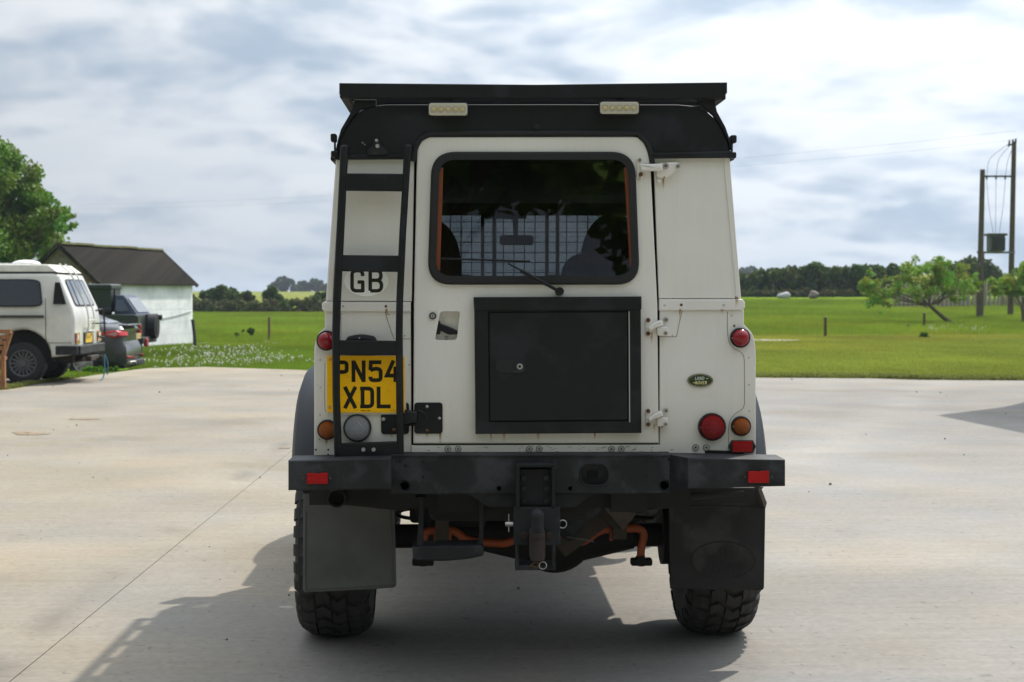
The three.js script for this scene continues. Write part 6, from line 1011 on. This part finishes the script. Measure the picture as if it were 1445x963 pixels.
{
  const d1 = 85, d2 = 88, oL = onG(1382, d1), oR = onG(1426, d2), topL = CU(1385, d1, hAt(240, d1)), topR = CU(1429, d2, hAt(201, d2)), wood = std(0.105, 0.09, 0.07, 0.9, { map: rep(barkT, 0.5, 2) });
  const t = thing('power_pole', 'pair of tall wooden power poles carrying a grey transformer at right', 'power pole', oL.toArray());
  part(t, 'pole', [rod(V3(oL.x, oL.y - 0.3, oL.z), topL, 0.175, 0.135, 14)], wood); part(t, 'pole', [rod(V3(oR.x, oR.y - 0.3, oR.z), topR, 0.175, 0.13, 14)], wood);
  const A = (u, v, d = 86.4) => CU(u, d, hAt(v, d));
  part(t, 'cross_bar', [beam(A(1384, 249.5, 85), A(1428, 249.5, 88), 0.12, 0.1)], M.under); for (const u of [1391, 1404, 1417]) part(t, 'insulator', [rod(A(u, 250), A(u, 254), 0.06, 0.045, 8)], M.under);
  part(t, 'support_beam', [beam(A(1380, 356.5, 85), A(1430, 356.5, 88), 0.16, 0.12)], M.grey);
  const tr = part(t, 'transformer', [box(A(1404.5, 344).x, A(1404.5, 343.5).y, A(1404.5, 344).z, 0.86, 0.92, 0.7, 0.08), ...Array.from({ length: 9 }, (_, i) => box(A(1404.5, 344).x - 0.38 + i * 0.095, A(1404, 344.5).y, A(1404, 344).z + 0.40, 0.02, 0.72, 0.12))], std(0.075, 0.085, 0.085, 0.6)); part(tr, 'transformer_lid', [box(A(1404.5, 331).x, A(1404.5, 331.5).y, A(1404.5, 331).z, 1.06, 0.14, 0.86, 0.03)], std(0.06, 0.068, 0.068, 0.6));
  part(t, 'top_bracket', [beam(A(1420, 207, 88), A(1432, 202, 88), 0.1, 0.08), ...[1422, 1427, 1431].map((u, i) => rod(A(u, 205 - i * 1.2, 88), A(u + 0.5, 198.5 - i, 88), 0.06, 0.05, 8))], M.under);
  part(t, 'dropper_wire', [[1391, 1401], [1404, 1404], [1417, 1409]].map(([a, b]) => tube([A(a, 254), A(a + (b - a) * 0.3, 290), A(b, 331)], 0.012, 14, 5)).concat([1391, 1404, 1417].map((a, i) => tube([A(a, 250), A(a + 4, 225), A(1422 + i * 4, 203, 88)], 0.012, 14, 5))), M.under);
  part(t, 'pole_plate', [box(A(1383, 374, 84.8).x, A(1383, 374).y, oL.z + 0.19, 0.2, 0.3, 0.02), rod(V3(oL.x + 0.22, oL.y, oL.z), V3(oL.x + 0.24, hAt(356, 85), oL.z), 0.03)], M.grey);
  const wp = [A(1427, 199, 88), CU(1200, 96, hAt(222, 96)), CU(720, 118, hAt(262, 118)), CU(430, 150, hAt(286, 150)), CU(100, 175, hAt(296, 175)), CU(-400, 220, hAt(296, 220))];
  for (const k of [0, 0.5]) single('power_line', [tube(wp.map((p) => V3(p.x, p.y + k, p.z + k)), 0.004, 120, 4)], M.under, k ? 'upper of two thin overhead wires crossing the sky' : 'lower of two thin overhead wires crossing the sky', 'power line');
}
// weathered board fence behind the fruit trees
{
  const t = thing('board_fence', 'pale weathered board fence behind the leaning tree at right', 'fence', onG(1370, 104).toArray()), r = rng(66), pale = [std(0.36, 0.33, 0.29, 0.9, { map: rep(barkT, 0.4, 1) }), std(0.27, 0.25, 0.22, 0.9, { map: rep(barkT, 0.4, 1) }), std(0.42, 0.39, 0.35, 0.9)];
  for (let i = 0; i < 3; i++) { const g = []; for (let u = 1262 + i * 2; u < 1475; u += 6) { const d = 104 + (u - 1262) * 0.012, o = onG(u + r() * 1, d), h = hAt(394 + r() * 4 + (u < 1300 ? 4 : 0), d) - o.y; if (r() < 0.06) continue; g.push(box(o.x, o.y + h / 2, o.z, 0.085 + 0.02 * r(), h, 0.025)); } part(t, 'board', g, pale[i], { kind: 'stuff' }); }
  for (let u = 1265; u < 1480; u += 30) { const d = 104.3 + (u - 1262) * 0.012, o = onG(u, d); part(t, 'post', [box(o.x, o.y + 0.55, o.z, 0.12, 1.3, 0.12)], woodPost); }
  part(t, 'rail', [0.3, 0.9].map((h) => { const a = onG(1262, 104.2), b = onG(1475, 106.8); return beam(V3(a.x, a.y + h, a.z), V3(b.x, b.y + h, b.z), 0.05, 0.08); }), woodPost);
}
{ const d = 122, o = onG(1106, d); single('white_sack', [warp(new THREE.SphereGeometry(0.5, 20, 14).scale(1.1, 0.6, 0.6), (x, y, z) => [x + 0.25 * y, y * (1 + 0.2 * Math.sin(x * 6)), z]).translate(o.x, o.y + 0.18, o.z)], std(0.36, 0.37, 0.40, 0.7), 'white sagging bag lying before the long hedge', 'bag');
  const q = onG(1148, d); single('brown_stone', [warp(new THREE.SphereGeometry(0.5, 18, 12), (x, y, z) => [x * 0.75 + 0.06 * Math.sin(y * 9), y * 0.75, z * (1 + 0.1 * Math.sin(x * 7))]).translate(q.x, q.y + 0.25, q.z)], M.stone, 'rounded brown stone before the long hedge, right of the white bag', 'stone'); }
// ---------- out of the picture: an added shed, its roof outline shaped to throw the shadow at right, trees behind the camera that the window mirrors ----------
{
  const h = 5.2, tip = C(5.22, 18.64).add(V3(SUN.x, 0, SUN.z).multiplyScalar(h / SUN.y)), o = tip, t = thing('shadow_shed', 'unseen grey shed added right of the yard to throw the wedge shadow, outside the picture', 'shed', [o.x, 0, o.z]);
  const d = (X, D) => V3(0, 0, 0).addScaledVector(RIGHT, X).addScaledVector(FWD, D), foot = [d(0, 0), d(0.28, -2.6), d(9, -3.4), d(9, 6), d(4.8, 5.1)];
  const s = new THREE.Shape(foot.map((p) => new THREE.Vector2(p.x, -p.z))), s2 = new THREE.Shape(foot.map((p, i) => new THREE.Vector2(p.x + [0.35, 0.4, -0.4, -0.4, 0][i], -(p.z + [0, -0.3, -0.3, 0.3, 0.4][i]))));
  part(t, 'roof', [new THREE.ExtrudeGeometry(s, { depth: 0.25, bevelEnabled: false }).rotateX(-Math.PI / 2).translate(o.x, h - 0.25, o.z)], M.grey);
  part(t, 'wall', [new THREE.ExtrudeGeometry(s2, { depth: h - 0.252, bevelEnabled: false }).rotateX(-Math.PI / 2).translate(o.x, 0, o.z)], std(0.3, 0.32, 0.32, 0.7));
}
// tall trees behind the photographer: the rear window mirrors their crowns, and they shade the vehicle's back from part of the sky
function backTree(x, z, scale, low, seed, label) {
  const t = thing('tree', label, 'tree', [x, 0, z], 'trees behind the photographer'), r = rng(seed), cl = [], limbs = [limb(V3(x, -0.1, z), V3(x + 0.3, 5.5 * scale, z), 0.36 * scale, 0.16 * scale, 0.5, seed)];
  for (let i = 0; i < 40; i++) { const a = r() * 6.283, h = low + Math.pow(r(), 0.8) * 7.5 * scale, R = (4.4 - 0.40 * Math.abs(h - low - 2.6)) * Math.sqrt(r()) * scale, p = V3(x + Math.cos(a) * R, h, z + Math.sin(a) * R); cl.push([p.x, p.y, p.z, (0.7 + 0.7 * r()) * scale]); if (i % 3 === 0) limbs.push(limb(V3(x + 0.1, (1.8 + 2 * r()) * scale, z), p, 0.09, 0.02, 0.8, seed + i)); }
  part(t, 'trunk', limbs, M.bark); part(t, 'crown', [foliage(cl, 15000, 0.34 * scale, seed + 1, [0.17, 0.26, 0.045], 0.4, 0.9)], M.leafDark);
}
[[-7.5, 21, 1.1, 3.4], [-0.6, 19, 1.0, 3.3], [-15, 24, 1.2, 3.0], [6.5, 27, 1.2, 3.2], [15, 26, 1.25, 2.6], [-24, 20, 1.2, 2.6], [25, 20, 1.25, 2.6]].forEach(([x, z, s, low], i) => backTree(x, z, s, low, 200 + i * 7, ['wide tree', 'low-branched tree', 'big dark tree', 'spreading tree', 'leafy tree', 'farthest left tree', 'farthest right tree'][i] + ' standing behind the photographer, outside the picture'));
renderer.render(scene, camera);
